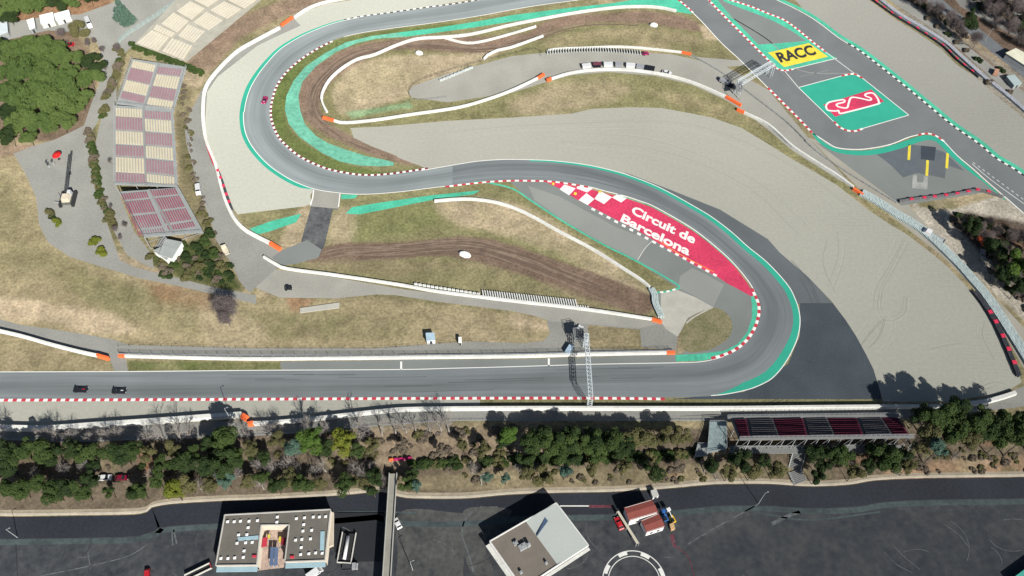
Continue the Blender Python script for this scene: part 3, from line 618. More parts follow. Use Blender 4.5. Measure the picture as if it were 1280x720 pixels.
# ruts in the two brown dirt strips
RUTD = mat('rut_dark', (.135, .096, .072), var=.3, scale=.3); RUTL = mat('rut_light', (.215, .16, .118), var=.3, scale=.3)
def ruts(px, spread, n, seed):
    r = random.Random(seed); w = wl(px, 2.0); 
    for k in range(n):
        a_ = r.randrange(0, len(w)//2); e_ = r.randrange(a_+6, len(w)); off = r.uniform(-spread, spread); ph = r.uniform(0, 6); seg = w[a_:e_]; wd_ = r.uniform(.12, .3)
        nn_ = normals(seg); seg2 = [p+q*(off+1.1*math.sin(ph+i*.09)+.3*math.sin(ph*3+i*.31)) for i, (p, q) in enumerate(zip(seg, nn_))]
        band('wheel_rut', seg2, -wd_, wd_, [RUTD, RUTL][k % 2], 1.0+.02*k)
ruts([(392,326),(430,316),(500,313),(580,308),(640,320),(720,350),(805,384)], 3.4, 44, 3)
ruts([(500,200),(430,172),(392,145),(388,120),(405,92),(445,66),(505,55),(560,57),(610,60),(680,44),(740,28),(860,30)], 2.2, 34, 4)
# wheel tracks left in the gravel
TRL = mat('gravel_track_light', (.40, .40, .35), var=.15, scale=.5); TRD = mat('gravel_track_dark', (.285, .285, .245), var=.15, scale=.5)
r5 = random.Random(12)
def gtrack(px, n, spread, k0=0):
    w = wl(px, 1.5); nn_ = normals(w)
    for k in range(n): o_ = r5.uniform(-spread, spread); band('wheel_track', [p+q*(o_+.4*math.sin(i*.1+k)) for i, (p, q) in enumerate(zip(w, nn_))], -.09, .09, [TRL, TRD][k % 2], 1.5+.05*(k+k0))
gtrack([(1050,290),(1052,320),(1040,360)], 4, 1.6); gtrack([(1130,300),(1115,330),(1098,360),(1095,385)], 6, 3.2, 4); gtrack([(1100,365),(1098,385),(1108,400),(1128,392),(1132,370)], 5, 1.5, 10); gtrack([(1070,430),(1085,410),(1100,395),(1112,400),(1105,425),(1092,440)], 5, 2.2, 15)
gtrack([(1225,484),(1245,478),(1262,484)], 5, 1.5, 20); gtrack([(1160,438),(1190,432),(1205,430)], 3, 1.2, 25); gtrack([(700,175),(820,185),(930,230),(1000,290)], 4, 5, 28); gtrack([(1035,300),(1030,330),(1045,365)], 3, 2, 32); gtrack([(1228,400),(1225,420),(1240,450)], 3, 1.4, 35)
gtrack([(560,170),(700,158),(860,160),(980,205),(1060,262)], 3, 3, 38)
# paddock
pad = [Vector((p.x, p.y-.8, 0)) for p in EDGE]+[Vector((700, EDGE[-1].y, 0)), Vector((700, -300, 0)), Vector((-700, -300, 0)), Vector((-700, EDGE[0].y, 0))]
sheet('paddock_surface', pad, PADD, 1, z=LOW, world=True)
band('paddock_road', EDGE, -.8, lambda t: -8.2, PADR, 2, z=LOW)
nrm = normals(EDGE)
kb = wallmesh(EDGE, .9, .22, z=LOW); kb.build('kerb_stone', mat('cream_kerb', (.50, .45, .36), var=.2, scale=.3)); struct(bpy.data.objects['kerb_stone'])
band('footpath', EDGE, .4, 1.9, mat('dusty_footpath', (.36, .31, .23), var=.25, scale=.3), 12, z=LOW)
GD = mat('faded_teal_dust', (.045, .058, .062), col2=(.085, .115, .115), scale=.1, fine=.7)
band('drainage_line', [p+q*(-9.0) for p, q in zip(EDGE, nrm)], -1.3, .6, GD, 3, z=LOW)
c = P(793,728,LOW); 
def ring(c, r0, r1, a0, a1, m, layer, name='painted_circle'):
    n = max(3, int((a1-a0)/6)); vs = []; fs = []; zz = LOW+LAY*layer
    for i in range(n+1):
        a = R(a0+(a1-a0)*i/n); vs += [(c.x+r0*math.cos(a), c.y+r0*math.sin(a), zz), (c.x+r1*math.cos(a), c.y+r1*math.sin(a), zz)]
    for i in range(n): fs.append((2*i, 2*i+1, 2*i+3, 2*i+2))
    me = bpy.data.meshes.new(name); me.from_pydata(vs, [], fs); me.materials.append(m); return struct(link(bpy.data.objects.new(name, me)))
ring(c, 9.95, 10.25, 0, 360, WHITE, 3); ring(c, 8.2, 8.45, 0, 360, WHITE, 3)
for k in range(8): ring(c, 8.9, 9.95, k*45+10, k*45+28, WHITE, 4)
WORN = mat('dusty_scuffs', (.11, .118, .12), var=.5, scale=.2, fine=.8); REDW = mat('worn_red_paint', (.13, .04, .055), var=.5, scale=.5)
for q in ([(0,678),(20,674),(120,672),(130,676),(60,682)],): pass
def pl(px, w, m=WORN, layer=3): band('worn_marking', wl(px, 1.5, LOW), -w/2, w/2, m, layer, z=LOW)
pl([(50,720),(110,708),(160,695),(185,680)], .35); pl([(110,690),(113,712)], .3); pl([(217,662),(221,680)], .5); pl([(215,665),(216,682)], .4)
pl([(860,680),(890,662),(930,640),(948,630)], .45); pl([(845,683),(860,696),(868,720)], .35, REDW); pl([(736,633),(765,633)], 1.0, REDW); pl([(700,632.5),(736,632.5)], .4, WHITE)
pl([(590,640),(580,652),(578,670),(585,690),(592,715)], .5); pl([(600,634),(622,634)], .5); pl([(965,655),(985,645),(1000,640)], 1.2); pl([(840,668),(843,684)], 1.3, REDW)
pl([(1105,690),(1120,705),(1140,716)], .2); pl([(1118,684),(1135,700),(1150,712)], .2); pl([(1180,655),(1200,670),(1215,690)], .2); pl([(422,640),(470,640),(520,641)], .5, GD)
pl([(20,680),(22,720)], .25, RUB); pl([(497,662),(506,690),(516,712)], .2, RUB); pl([(945,640),(1010,650),(1100,640)], .6, GD)
DU = mat('dusty_asphalt', (.045, .048, .050), col2=(.105, .105, .098), scale=.06, fine=.6, dist=2)
sheet('paddock_patch', [(960,640),(1090,636),(1180,640),(1300,632),(1340,700),(1290,740),(1000,760),(880,720),(855,690),(900,662)], mat('dusty_asphalt_brown', (.032, .037, .045), col2=(.068, .072, .074), scale=.045, fine=.5, dist=2), 2.5, z=LOW, smooth=True)
sheet('paddock_patch', [(583,636),(618,634),(640,640),(612,668),(606,684),(618,720),(590,716),(578,680),(576,655)], DU, 2.6, z=LOW, smooth=True)
sheet('paddock_patch', [(500,640),(560,640),(590,650),(580,700),(570,760),(500,760),(497,690)], DU, 2.5, z=LOW, smooth=True)
r6 = random.Random(4)
for k in range(34):
    cx, cy = r6.uniform(30, 1270), r6.uniform(650, 715); rr_ = r6.uniform(14, 60); a0 = r6.uniform(0, 6.28); n_ = r6.randint(5, 10); q = [(cx+rr_*math.cos(a0+i*.16), cy+rr_*.8*math.sin(a0+i*.16)) for i in range(n_)]
    if min(p[1] for p in q) > 645: band('tyre_arc', wl(q, 1.5, LOW), -.1, .1, [WORN, RUB, WORN][k % 3], 3.2+.03*k, z=LOW)
sheet('paddock_patch', [(418,640),(480,640),(480,702),(440,702),(418,690)], mat('smooth_asphalt', (.022, .024, .028)), 3, z=LOW)
# ================================================================ THINGS
# ---------------------------------------------------------------- walls
wall([(440,-2),(407,4),(385,12),(368,23)], 'white wall curving round the top of the pale gravel trap', .9, 1.3, [(366,23,352,33)])
wall([(350,36),(320,52),(295,67),(270,92),(257,112),(254,137),(255,160),(259,180),(270,207),(280,245),(292,272),(305,287),(320,296),(338,305)], 'long white wall round the outside of the left hand curve', 1.3, 1.3, [(338,305,351,313)])
wall([(409,141),(406,136),(402,125),(404,115),(412,101),(427,87),(447,75),(467,70),(490,60),(510,52.5),(527,49),(555,47.5),(582,45),(607,40),(640,32),(702,20),(740,14),(777,10),(810,9.5),(830,11.5),(845,15)], 'white wall winding between the brown dirt strip and green verge', 1.0, 1.2)
wall([(555,48),(580,54.5),(602,53),(640,43),(670,34)], 'short white wall branching off above the dirt strip', .7, 1.1)
wall([(605,75),(608,71),(622,64),(640,60),(679,46)], 'hooked white wall beside the upper service road', .8, 1.2)
wall([(418,152),(432,154.5),(470,151),(512,144.5),(570,136),(607,126),(640,114),(672,99)], 'white wall between upper service road and central gravel, west run', .9, 1.2, [(404,148,418,152), (672,99,680,94)])
wall([(688,100),(715,92),(752,88),(790,89),(827,94),(865,104),(907,122)], 'arched white wall south of the upper service road', .9, 1.2, [(683,102,689,99.5), (907,122,926,133)])
wall([(930,142),(960,157),(990,184),(1022,205),(1047,221),(1066,235)], 'pale wall descending beside the central gravel to the tyre wall', .9, 1.2, [(921,138,930,142), (1066,237,1078,245)])
wall([(-50,403),(0,415),(30,422),(65,432),(100,441),(123,446)], 'white wall at the left edge above the straight', .8, 1.9, [(123,446,137,450)])
wall([(157,446),(250,448.5),(320,449.5),(400,449),(500,448)], 'white wall along the straight from the gate to the first white mark', .9, 1.2, [(149,445.5,157,446)])
wall([(500,448),(640,446.5),(737,444),(833,442)], 'white wall along the straight ending by the hairpin', .9, 1.3, [(833,442,843,441.8)])
wall([(343,313),(330,322),(345,331),(360,337),(420,345),(500,357),(545,365),(600,372),(640,377),(732,387.5),(815,400)][1:], 'white wall south of the brown dirt track in the lower infield', .9, 1.2, [(815,400,827,404)])
wall([(543,252.5),(565,250.5),(590,250),(620,254),(645,262),(670,274),(700,291),(740,312),(775,334),(800,350),(812,360)], 'white wall arching over the sandy bank of the lower infield', .9, 1.2)
w_ = wall([(-50,534),(0,536),(60,537),(120,533),(200,527.5),(260,523),(303,520)], 'thick pale tyre fronted wall below the straight at left', 1.7, 2.1, [(304,521.5,310,525)])
wall([(313,531),(340,530),(380,526.5),(430,521),(480,515.5),(520,513),(640,512),(750,512),(900,512),(1000,511),(1110,510),(1180,510)], 'long white wall below the straight and hairpin', 1.0, 2.0, [(311,532,318,530.5)])
wall([(1196,507),(1225,504),(1250,498),(1268,492)], 'white wall at the bottom right corner of the gravel', 1.6, 1.3)
# low rails and fences
def fence(px, label, h=1.8, step=3.0, name='mesh_fence', post=.05, wires=4, m=STEEL, z=0.0, cat='fence', lean=0.0, ground=False, panel=False):
    w = wl(px, step, z)
    if ground:
        for p in w: p.z = float(zof(p.x, p.y))
    o = empty(name, w[0], 0, label, cat); L0 = Vector(w[0]); w = [p-L0 for p in w]; nn = normals(w)
    mb = MB(); mr = MB()
    pm = {}
    for p, q in zip(w, nn):
        k_ = MB(); k_.tube((0, 0, 0), Vector((0, 0, h))+q*lean, post, n=4); ob = k_.build('post', m, o); ob.location = p
    for a, b2, na, nb in zip(w, w[1:], nn, nn[1:]):
        for k in range(wires):
            t = (k+1)/wires; e = Vector((0, 0, h*t)); mr.tube(a+e+na*lean*t, b2+e+nb*lean*t, post*.6, n=3)
    mr.build('wire_mesh', m, o); return o
fence([(150,444),(250,446),(400,446.5),(500,446),(640,444.5),(737,442),(840,440)], 'tall catch fence behind the straight wall', 2.6, 4, lean=-.5, post=.07, wires=6)
fence([(148,433),(180,432.5),(320,436),(470,436),(527,432),(590,427)], 'low dark fence along the top of the grey strip', 1.1, 4, m=DARKM, post=.05, wires=2)
fence([(430,536),(507,530),(575,526),(653,526),(880,526)], 'low grey guard rail at the top of the wooded bank', .8, 4, name='guard_rail', wires=2, post=.09)
fence([(0,549),(100,552),(200,549),(300,546),(430,537)], 'weathered rail at the edge of the pine bank', .8, 4, name='guard_rail', wires=2, post=.08)
fence([(1007,178),(1022,191),(1060,217),(1120,254)], 'double grey guard rail beside the sandy road', .9, 3, name='guard_rail', wires=3, post=.12)
fence([(927,110),(960,135),(985,155),(1007,177)], 'grey guard rail running down from the footbridge gantry', .9, 3, name='guard_rail', wires=3, post=.14)
fence([(864,70),(890,84),(915,100)], 'grey guard rail leading up to the gantry tower', .9, 3, name='guard_rail', wires=3, post=.12)
fence([(513,122),(511,116),(516,107),(526,101),(560,89),(620,73),(670,62),(676,70)], 'dark fence round the pointed end of the upper service road', 1.3, 3, m=DARKM, wires=3)
fence([(513,126),(536,125),(558,122)], 'short white edged fence at the road end', 1.0, 3, wires=3)
fence([(150,54),(158,46),(180,32),(210,12),(236,-4)], 'pale teal glazed fence behind the curved terrace', 2.4, 3, m=mat('teal_mesh', (.36, .47, .45)), wires=8, post=.09)
fence([(234,165),(240,200),(248,232),(262,262),(283,312),(300,350)], 'wire fence on the bank east of the grandstands', 1.5, 4, wires=3)
fence([(1230,300),(1255,340),(1290,390)], 'dark fence at the edge of the scrub on the right', 2, 3, m=DARKM, wires=4)
TEAL = mat('pale_tyre_cover', (.48, .56, .55), var=.18, scale=.6, fine=4)
def tyre_belt(px, rows, label, size=.62, m=TEAL, h=1.1, reds=None, name='tyre_wall'):
    """many stacks of tyres standing side by side, one wall"""
    w = wl(px, size, 0); nn = normals(w); o = empty(name, w[0], 0, label, 'tyre wall'); L0 = Vector(w[0]); mb = MB(); mi = MB()
    for i, (p, q) in enumerate(zip(w, nn)):
        for r_ in range(rows):
            off = (r_-(rows-1)/2)*size*.98
            dd = (w[min(i+1, len(w)-1)]-w[max(0, i-1)]).normalized()*(size*.5 if r_ % 2 else 0)
            c = p-L0+q*off+dd; hh = h*random.uniform(.9, 1.05); ro = size*.49; ri = size*.2; n = 8; vs = []
            for rad, z in ((ro, 0), (ro, hh), (ri, hh), (ri, hh*.55)):
                for k in range(n): a = 2*math.pi*k/n; vs.append((c.x+rad*math.cos(a), c.y+rad*math.sin(a), z))
            fs = []
            for b_ in range(3):
                for k in range(n): k2 = (k+1) % n; fs.append((b_*n+k, b_*n+k2, (b_+1)*n+k2, (b_+1)*n+k))
            fs.append(tuple(range(3*n, 4*n))); mb.add(vs, fs)
    mb.build('tyre_stacks', m, o)
    if reds:
        for t in reds:
            i = int(t*(len(w)-1)); d_ = (w[min(i+2, len(w)-1)]-w[i]).normalized(); a = math.atan2(d_.y, d_.x); c = w[i]-L0
            rb = MB(); rb.box((0, 0, 0), (1.5, rows*size*(.85 if rows > 1 else 1.1), .22), a); q = rb.build('red_cover', mat('red_cover_pvc', (.62, .035, .09)), o); q.location = (c.x, c.y, h+.1)
    return o
tyre_belt([(1077,242),(1095,252),(1120,268),(1145,283),(1164,298),(1182,315),(1200,333),(1214,349)], 6, 'wide pale tyre wall between the gravel and the parked lorry')
tyre_belt([(1214,349),(1228,365),(1243,386),(1262,415),(1285,452),(1300,478)], 6, 'wide pale tyre wall at the right edge beside the scrub')
DKT = mat('dark_tyres', (.06, .065, .075), var=.3)
tyre_belt([(1217,366),(1230,383),(1244,406),(1258,436),(1272,470)], 3, 'dark tyre wall with red covers facing the gravel at lower right', m=DKT, reds=[.28, .4, .56, .72, .88], h=1.3)
tyre_belt([(1089,0),(1117,20),(1147,38),(1177,58),(1197,77),(1222,97)], 1, 'dark tyre wall with red covers along the upper right gravel', m=DKT, reds=[.05+.075*k for k in range(13)], h=1.2)
tyre_belt([(1093,-5),(1121,17),(1151,35),(1181,54),(1201,72),(1228,96),(1256,118),(1300,156)], 3, 'pale grey tyre wall behind the red covered one at upper right', m=mat('grey_tyre_cover', (.42, .44, .48), var=.12))
tyre_belt([(1124,253),(1145,250),(1172,247),(1200,243),(1222,239),(1240,243),(1252,247)], 2, 'curved tyre wall with red covers below the yellow painted bars', m=mat('mid_tyres', (.2, .2, .2), var=.3), reds=[.12, .24, .35, .46, .57, .68, .78, .88])
tyre_belt([(257,173),(262,190),(268,206)], 2, 'crimson covered tyre wall on the white curve wall, upper piece', m=mat('crimson_tyres', (.45, .04, .075)))
tyre_belt([(270,208),(277,225),(283,243),(290,262)], 2, 'dark tyre wall with five red covers beside the pale gravel', m=DKT, reds=[.15, .33, .52, .7, .88])
tyre_belt([(814,362),(818,370),(819,380),(826,396)], 4, 'grey tyre wall at the tip of the lower infield')
# ---------------------------------------------------------------- grandstands
BEI = mat('beige_seats', (.47, .425, .315), var=.08); PNK = mat('dusty_pink_seats', (.265, .165, .185), var=.1); CRM = mat('crimson_seats', (.10, .013, .030), var=.15); CRP = mat('rose_seats', (.235, .085, .115), var=.15)
GRS = mat('grey_steps', (.22, .225, .22), var=.1); DECK = mat('grey_deck', (.26, .28, .275), var=.12); SHD = mat('steel_frame_dark', (.14, .15, .15)); GSEAT = mat('grey_seats', (.09, .085, .09), var=.15)
WSEAT = mat('bench_gap_white', (.62, .60, .54))
def bil(q, s, t): return (q[0]*(1-s)+q[1]*s)*(1-t)+(q[3]*(1-s)+q[2]*s)*t
def seats(q, n, m, parent, L0, name='seat_block', riser=None, along='s', h=.42):
    """q: four world corners; n rows stacked along s (0->1) or t"""
    mb = MB()
    for i in range(n):
        a, b_ = i/n, (i+.66)/n
        c = [bil(q, a, 0), bil(q, b_, 0), bil(q, b_, 1), bil(q, a, 1)] if along == 's' else [bil(q, 0, a), bil(q, 1, a), bil(q, 1, b_), bil(q, 0, b_)]
        zt = max(p.z for p in c)+h*.5; zb = min(p.z for p in c)-.3
        c = [p-L0 for p in c]
        vs = [(p.x, p.y, zb-L0.z) for p in c]+[(p.x, p.y, zt-L0.z) for p in c]
        mb.add(vs, [(4, 5, 6, 7), (7, 6, 5, 4), (0, 1, 5, 4), (1, 2, 6, 5), (2, 3, 7, 6), (3, 0, 4, 7)][0:1]+[(0, 1, 5, 4), (1, 2, 6, 5), (2, 3, 7, 6), (3, 0, 4, 7)])
    o = mb.build(name, m, parent); return o
def slab(q, m, parent, L0, name, thick=.3, dz=0.0, mats=None):
    mb = MB(); c = [p-L0 for p in q]
    vs = [(p.x, p.y, p.z+dz-thick) for p in c]+[(p.x, p.y, p.z+dz) for p in c]
    mb.add(vs, [(4, 5, 6, 7), (3, 2, 1, 0), (0, 1, 5, 4), (1, 2, 6, 5), (2, 3, 7, 6), (3, 0, 4, 7)]); return mb.build(name, m, parent)
def frame_under(q, parent, L0, n=6, name='support_frame', zb=0.0):
    mb = MB()
    for i in range(n+1):
        for s in (0, .33, .66, 1):
            p = bil(q, s, i/n)-L0; mb.tube((p.x, p.y, zb-L0.z), (p.x, p.y, p.z-.35), .12, n=4)
        a = bil(q, 0, i/n)-L0; b_ = bil(q, 1, i/n)-L0
        mb.tube((a.x, a.y, a.z-.4), (b_.x, b_.y, b_.z-.4), .12, n=4); mb.tube((a.x, a.y, zb+.1-L0.z), (b_.x, b_.y, b_.z-.4), .09, n=4)
    return mb.build(name, STEEL, parent)
def railing(pts, parent, L0, h=1.1, name='railing', m=STEEL):
    w = resample(pts, 1.6); mb = MB()
    for p in w: mb.tube(p-L0, p-L0+Vector((0, 0, h)), .05, n=4)
    for k in (.5, 1.0):
        for a, b_ in zip(w, w[1:]): mb.tube(a-L0+Vector((0, 0, h*k)), b_-L0+Vector((0, 0, h*k)), .055, n=4)
    return mb.build(name, m, parent)
def stand_side(label, outer, halves, zl, zr, frac, cols, nrow):
    """rows run up the picture; high at the left, low at the right"""
    def Z(x, y, s): return P(x, y, zl+(zr-zl)*s)
    x0 = min(p[0] for p in outer); x1 = max(p[0] for p in outer)
    q = [Z(outer[0][0], outer[0][1], 0), Z(outer[1][0], outer[1][1], 1), Z(outer[2][0], outer[2][1], 1), Z(outer[3][0], outer[3][1], 0)]
    L0 = Vector((q[0].x, q[0].y, 0)); o = empty('grandstand', L0, 0, label, 'grandstand', 'grandstands on the hillside at left')
    slab(q, DECK, o, L0, 'deck', .3, -.25); frame_under(q, o, L0, 7)
    for hi, (hq, fr, cs) in enumerate(zip(halves, frac, cols)):
        s0, s1 = (.02, .47) if hi == 0 else (.53, .97)
        c = [Z(*hq[0], s0), Z(*hq[1], s1), Z(*hq[2], s1), Z(*hq[3], s0)]
        for (a, b_), m in zip(fr, cs):
            qq = [c[0].lerp(c[3], a), c[1].lerp(c[2], a), c[1].lerp(c[2], b_), c[0].lerp(c[3], b_)]
            bl_ = seats(qq, nrow, m, o, L0)
            bl_['label'] = {'beige_seats': 'block of beige bench rows', 'dusty_pink_seats': 'block of dusty pink bench rows', 'rose_seats': 'block of rose coloured bench rows'}[m.name]
    railing([q[0], q[3]], o, L0); railing([q[1], q[2]], o, L0); railing([q[3], q[2]], o, L0)
    # aisle between the two halves
    a = [q[0].lerp(q[1], .48), q[0].lerp(q[1], .52), q[3].lerp(q[2], .52), q[3].lerp(q[2], .48)]; slab(a, GRS, o, L0, 'aisle', .2, .05)
    return o
stand_side('upper grandstand with beige and pink blocks below the trimmed hedge', [(165,73),(233,83),(217,137),(145,129)], [[(167,76),(195,82),(180,129),(151,122)],[(199,84),(228,87),(215,136),(184,130)]], 8, 1.5,
    [[(.0,.17),(.2,.5),(.54,.8),(.84,1)],[(0,.17),(.21,.5),(.53,.8),(.83,1)]], [[BEI,PNK,BEI,PNK],[PNK,BEI,PNK,BEI]], 9)
stand_side('middle and longest grandstand with beige and pink blocks', [(143,131),(216,136),(222,233),(143,230)], [[(145,135),(178,137),(182,228),(145,226)],[(181,139),(214,141),(219,231),(184,227)]], 8, 1.5,
    [[(0,.115),(.13,.3),(.33,.5),(.53,.66),(.69,.88),(.9,1)],[(0,.1),(.12,.29),(.32,.48),(.51,.67),(.7,.87),(.9,1)]], [[BEI,PNK,BEI,PNK,BEI,PNK],[PNK,BEI,PNK,BEI,PNK,BEI]], 10)
stand_side('lower slanting grandstand with rose coloured rows above the white hut', [(149,239),(223,234),(254,290),(180,296)], [[(151,243),(184,240),(207,290),(173,294)],[(188,239),(220,236),(245,283),(211,289)]], 8, 1.5,
    [[(0,.14),(.2,.5),(.56,.86),(.91,1)],[(0,.14),(.2,.48),(.54,.82),(.88,1)]], [[CRP]*4,[CRP]*4], 11)
# stair towers behind the lower stand
def stair(pxs, width, label, z0, z1, name='staircase', zbase=0.0, m=STEEL):
    A = P(*pxs[0], z0); B = P(*pxs[1], z1); o = empty(name, (A.x, A.y, z0), 0, label, 'stairs'); L0 = Vector((A.x, A.y, z0))
    d_ = B-A; n = max(4, int(abs(z1-z0)/.35)+4); u = Vector((-d_.y, d_.x, 0)).normalized()*width/2
    st_ = MB(); si = MB()
    for i in range(n):
        p = A.lerp(B, (i+.5)/n)-L0; ang = math.atan2(d_.y, d_.x); st_.box((p.x, p.y, p.z), (Vector((d_.x, d_.y, 0)).length/n*.8, width, .08), ang)
    for s in (-1, 1):
        si.tube(A-L0+u*s, B-L0+u*s, .12, n=4); si.tube(A-L0+u*s+Vector((0, 0, 1)), B-L0+u*s+Vector((0, 0, 1)), .06, n=4)
        for i in range(0, n+1, 2): p = A.lerp(B, i/n)-L0+u*s; si.tube(p, p+Vector((0, 0, 1)), .05, n=4)
        p = A.lerp(B, .95)-L0+u*s; si.tube((p.x, p.y, zbase-z0), p, .12, n=4)
    st_.build('tread_flight', GRS, o); si.build('handrail', m, o); return o
stair([(196,313),(207,296)], 2.2, 'steel stair behind the lower slanting grandstand', .3, 5.5)
# curved terrace
o = empty('concrete_terrace', P(171,54,3), 0, 'curved open terrace of pale bench blocks at the top left', 'grandstand'); L0 = o.location.copy()
TB = mat('pale_bench_blocks', (.50, .465, .38), var=.07)
terr = [([(160,66),(197,28),(222,8),(250,-12),(300,-34),(360,-20),(310,14),(285,28),(262,42),(238,78)], 0)]
def z_t(s): return 5.5-4.5*s
row1 = [[(171,54),(190,38),(212,47),(198,64)],[(192,37),(196,31),(219,42),(215,47)],[(202,30),(217,16),(236,27),(222,41)],[(221,14),(238,2),(256,11),(240,25)],[(242,0),(258,-12),(276,-2),(260,9)]]
row2 = [[(203,64),(215,48),(241,58),(230,75)],[(223,45),(235,31),(257,40),(243,54)],[(242,28),(258,15),(279,26),(262,38)],[(263,13),(280,2),(302,12),(285,24)],[(284,0),(300,-10),(322,0),(306,11)]]
for r_, (za, zb) in ((row1, (5.5, 3.4)), (row2, (3.1, 1.0))):
    for q in r_:
        c = [P(q[0][0], q[0][1], za), P(q[3][0], q[3][1], zb), P(q[2][0], q[2][1], zb), P(q[1][0], q[1][1], za)]
        seats(c, 7, TB, o, L0, 'bench_block'); slab(c, mat('bench_gaps', (.36, .33, .26)), o, L0, 'step_slab', .4, -.1)
base = [P(168,53,5.4),P(235,-18,5.4),P(332,-6,.6),P(233,76,.6)]
slab(base, mat('terrace_concrete', (.33, .32, .27), var=.15), o, L0, 'terrace_slab', .5, -.55)
# lower right stand, rows run across; back is high and to the south
def zz3(x, y): return P(860+x/4.267, 500+y/4.267, 2.0+(9.5-2.0)*max(0, min(1, (y-100)/105)))
o = empty('grandstand', P(916,526,0), 0, 'dark grandstand with crimson and grey sections below the long wall', 'grandstand'); L0 = o.location.copy()
for k, (q, m, n) in enumerate([([(248,110),(310,108),(330,205),(282,207)],CRM,9),([(325,110),(450,108),(485,202),(345,204)],GSEAT,9),([(455,108),(610,105),(635,200),(490,203)],CRM,9),([(625,105),(740,103),(783,199),(650,201)],GSEAT,9),([(745,103),(900,103),(935,197),(790,199)],CRM,9),([(915,103),(1030,101),(1090,194),(950,197)],GSEAT,9),([(1035,100),(1115,98),(1180,192),(1100,194)],CRM,9)]):
    s_ = seats([zz3(*p) for p in q], n, m, o, L0, 'seat_block', along='t'); s_['label'] = 'block of crimson seat rows' if m is CRM else 'block of dark grey seat rows with pale lines'
    if m is GSEAT:
        mb = MB(); c = [zz3(*p)-L0 for p in q]
        for i in range(1, 9): a = c[0].lerp(c[3], i/9); b_ = c[1].lerp(c[2], i/9); mb.tube(a+Vector((0, 0, .25)), b_+Vector((0, 0, .25)), .045, n=4)
        a, b_ = c[1], c[2]; mb.tube(a+Vector((0, 0, .5)), b_+Vector((0, 0, .5)), .12, n=4); mb.build('aisle_rail', GRS, o)
Q = [zz3(228,98), zz3(1118,92), zz3(1192,196), zz3(272,208)]
slab(Q, SHD, o, L0, 'deck', .3, -.3)
for a, b_, w_, nm in ((zz3(210,96), zz3(1125,84), 1.1, 'front_walkway'), (zz3(275,210), zz3(1205,198), .9, 'rear_walkway')):
    u = Vector((0, w_/2, 0)); slab([a-u, b_-u, b_+u, a+u], GRS, o, L0, nm, .2, .35); railing([a+u+Vector((0, 0, .3)), b_+u+Vector((0, 0, .3))], o, L0)
fm = MB()
for i in range(16):
    t = i/15
    for s in (0, .5, 1):
        p = bil(Q, t, s)-L0; g_ = float(zof(p.x+L0.x, p.y+L0.y)); fm.tube((p.x, p.y, g_), (p.x, p.y, p.z), .13, n=4)
    a = bil(Q, t, 1)-L0; b_ = bil(Q, min(1, t+1/15), 1)-L0; g_ = float(zof(a.x+L0.x, a.y+L0.y)); fm.tube((a.x, a.y, g_+.2), b_, .08, n=4); fm.tube((a.x, a.y, 3), (b_.x, b_.y, 3), .08, n=4)
fm.build('support_frame', STEEL, o)
u = [P(912,557,1), P(1130,556,1), P(1130,566,1), P(912,567,1)]; slab(u, GRS, o, L0, 'lower_walkway', .25)
def deck_thing(name, label, cat, px, z, m, zb, rail=True, thick=.25):
    w = [P(x, y, z) for x, y in px]; L0 = Vector((w[0].x, w[0].y, zb)); o = empty(name, L0, 0, label, cat); mb = MB(); mb.prism([(p.x-L0.x, p.y-L0.y) for p in w], z-zb-thick, z-zb); mb.build('platform', m, o)
    lg = MB()
    for p in w: lg.tube((p.x-L0.x, p.y-L0.y, 0), (p.x-L0.x, p.y-L0.y, z-zb-thick), .12, n=4)
    lg.build('leg_set', STEEL, o)
    if rail: railing(w+[w[0]], o, L0)
    return o
o = stair([(993,587),(1002,556)], 4.0, 'upper flight of the pale stair below the dark grandstand', LOW+1.6, 1.0, zbase=LOW+1); 
o = stair([(1000,604),(993,588)], 4.6, 'lowest flight of the pale stair reaching the paddock road', LOW+.2, LOW+1.6, zbase=LOW)
stair([(1118,592),(1150,548)], 1.8, 'long grey steel stair at the right end of the dark grandstand', LOW+.8, 6.0, zbase=LOW)
deck_thing('scaffold_platform', 'grey scaffold platform left of the dark grandstand', 'platform', [(887,527),(908,527),(908,562),(884,566)], 2.0, mat('teal_grey_mesh', (.22, .28, .28), var=.4, scale=.5), -1.5)
deck_thing('scaffold_platform', 'small white framed platform beside the scaffold', 'platform', [(872,555),(886,555),(884,570),(868,571)], -.5, DECK, -3)
# ---------------------------------------------------------------- buildings
def foot(px, z): return [P(x, y, z) for x, y in px]
# paddock building with skylights and a courtyard
z1 = LOW+5.0; ZB = LOW+.03
def zo(x, y): return (260+x/5.12, 600+y/5.12)
o = empty('paddock_building', P(340,672,LOW), 0, 'flat grey roofed building dotted with small white skylights and a red courtyard', 'building'); L0 = o.location.copy()
RG = mat('grey_gravel_roof', (.155, .145, .125), var=.15, scale=.25, bump=.03); BL = mat('pale_blue_fascia', (.33, .47, .52), var=.1); CRW = mat('cream_render', (.52, .46, .37), var=.12)
out = foot([zo(108,225),zo(785,190),zo(748,515),zo(492,524),zo(520,288),zo(340,290),zo(312,545),zo(50,548)], z1)
mb = MB(); mb.prism([(p.x-L0.x, p.y-L0.y) for p in out], 0.02, 4.7); mb.build('wall', CRW, o); mb = MB(); mb.prism([(p.x-L0.x, p.y-L0.y) for p in out], 4.7, 5.0); ROOF = mb.build('roof', RG, o)
pr = [p-L0 for p in out]; pr = [Vector((p.x, p.y, 0)) for p in pr]
mb = MB()
for a, b_ in zip(pr, pr[1:]+pr[:1]): wallmesh([a, b_], .35, .45, 5.0, 0, mb)
mb.build('parapet', mat('pale_parapet', (.42, .41, .38)), o)
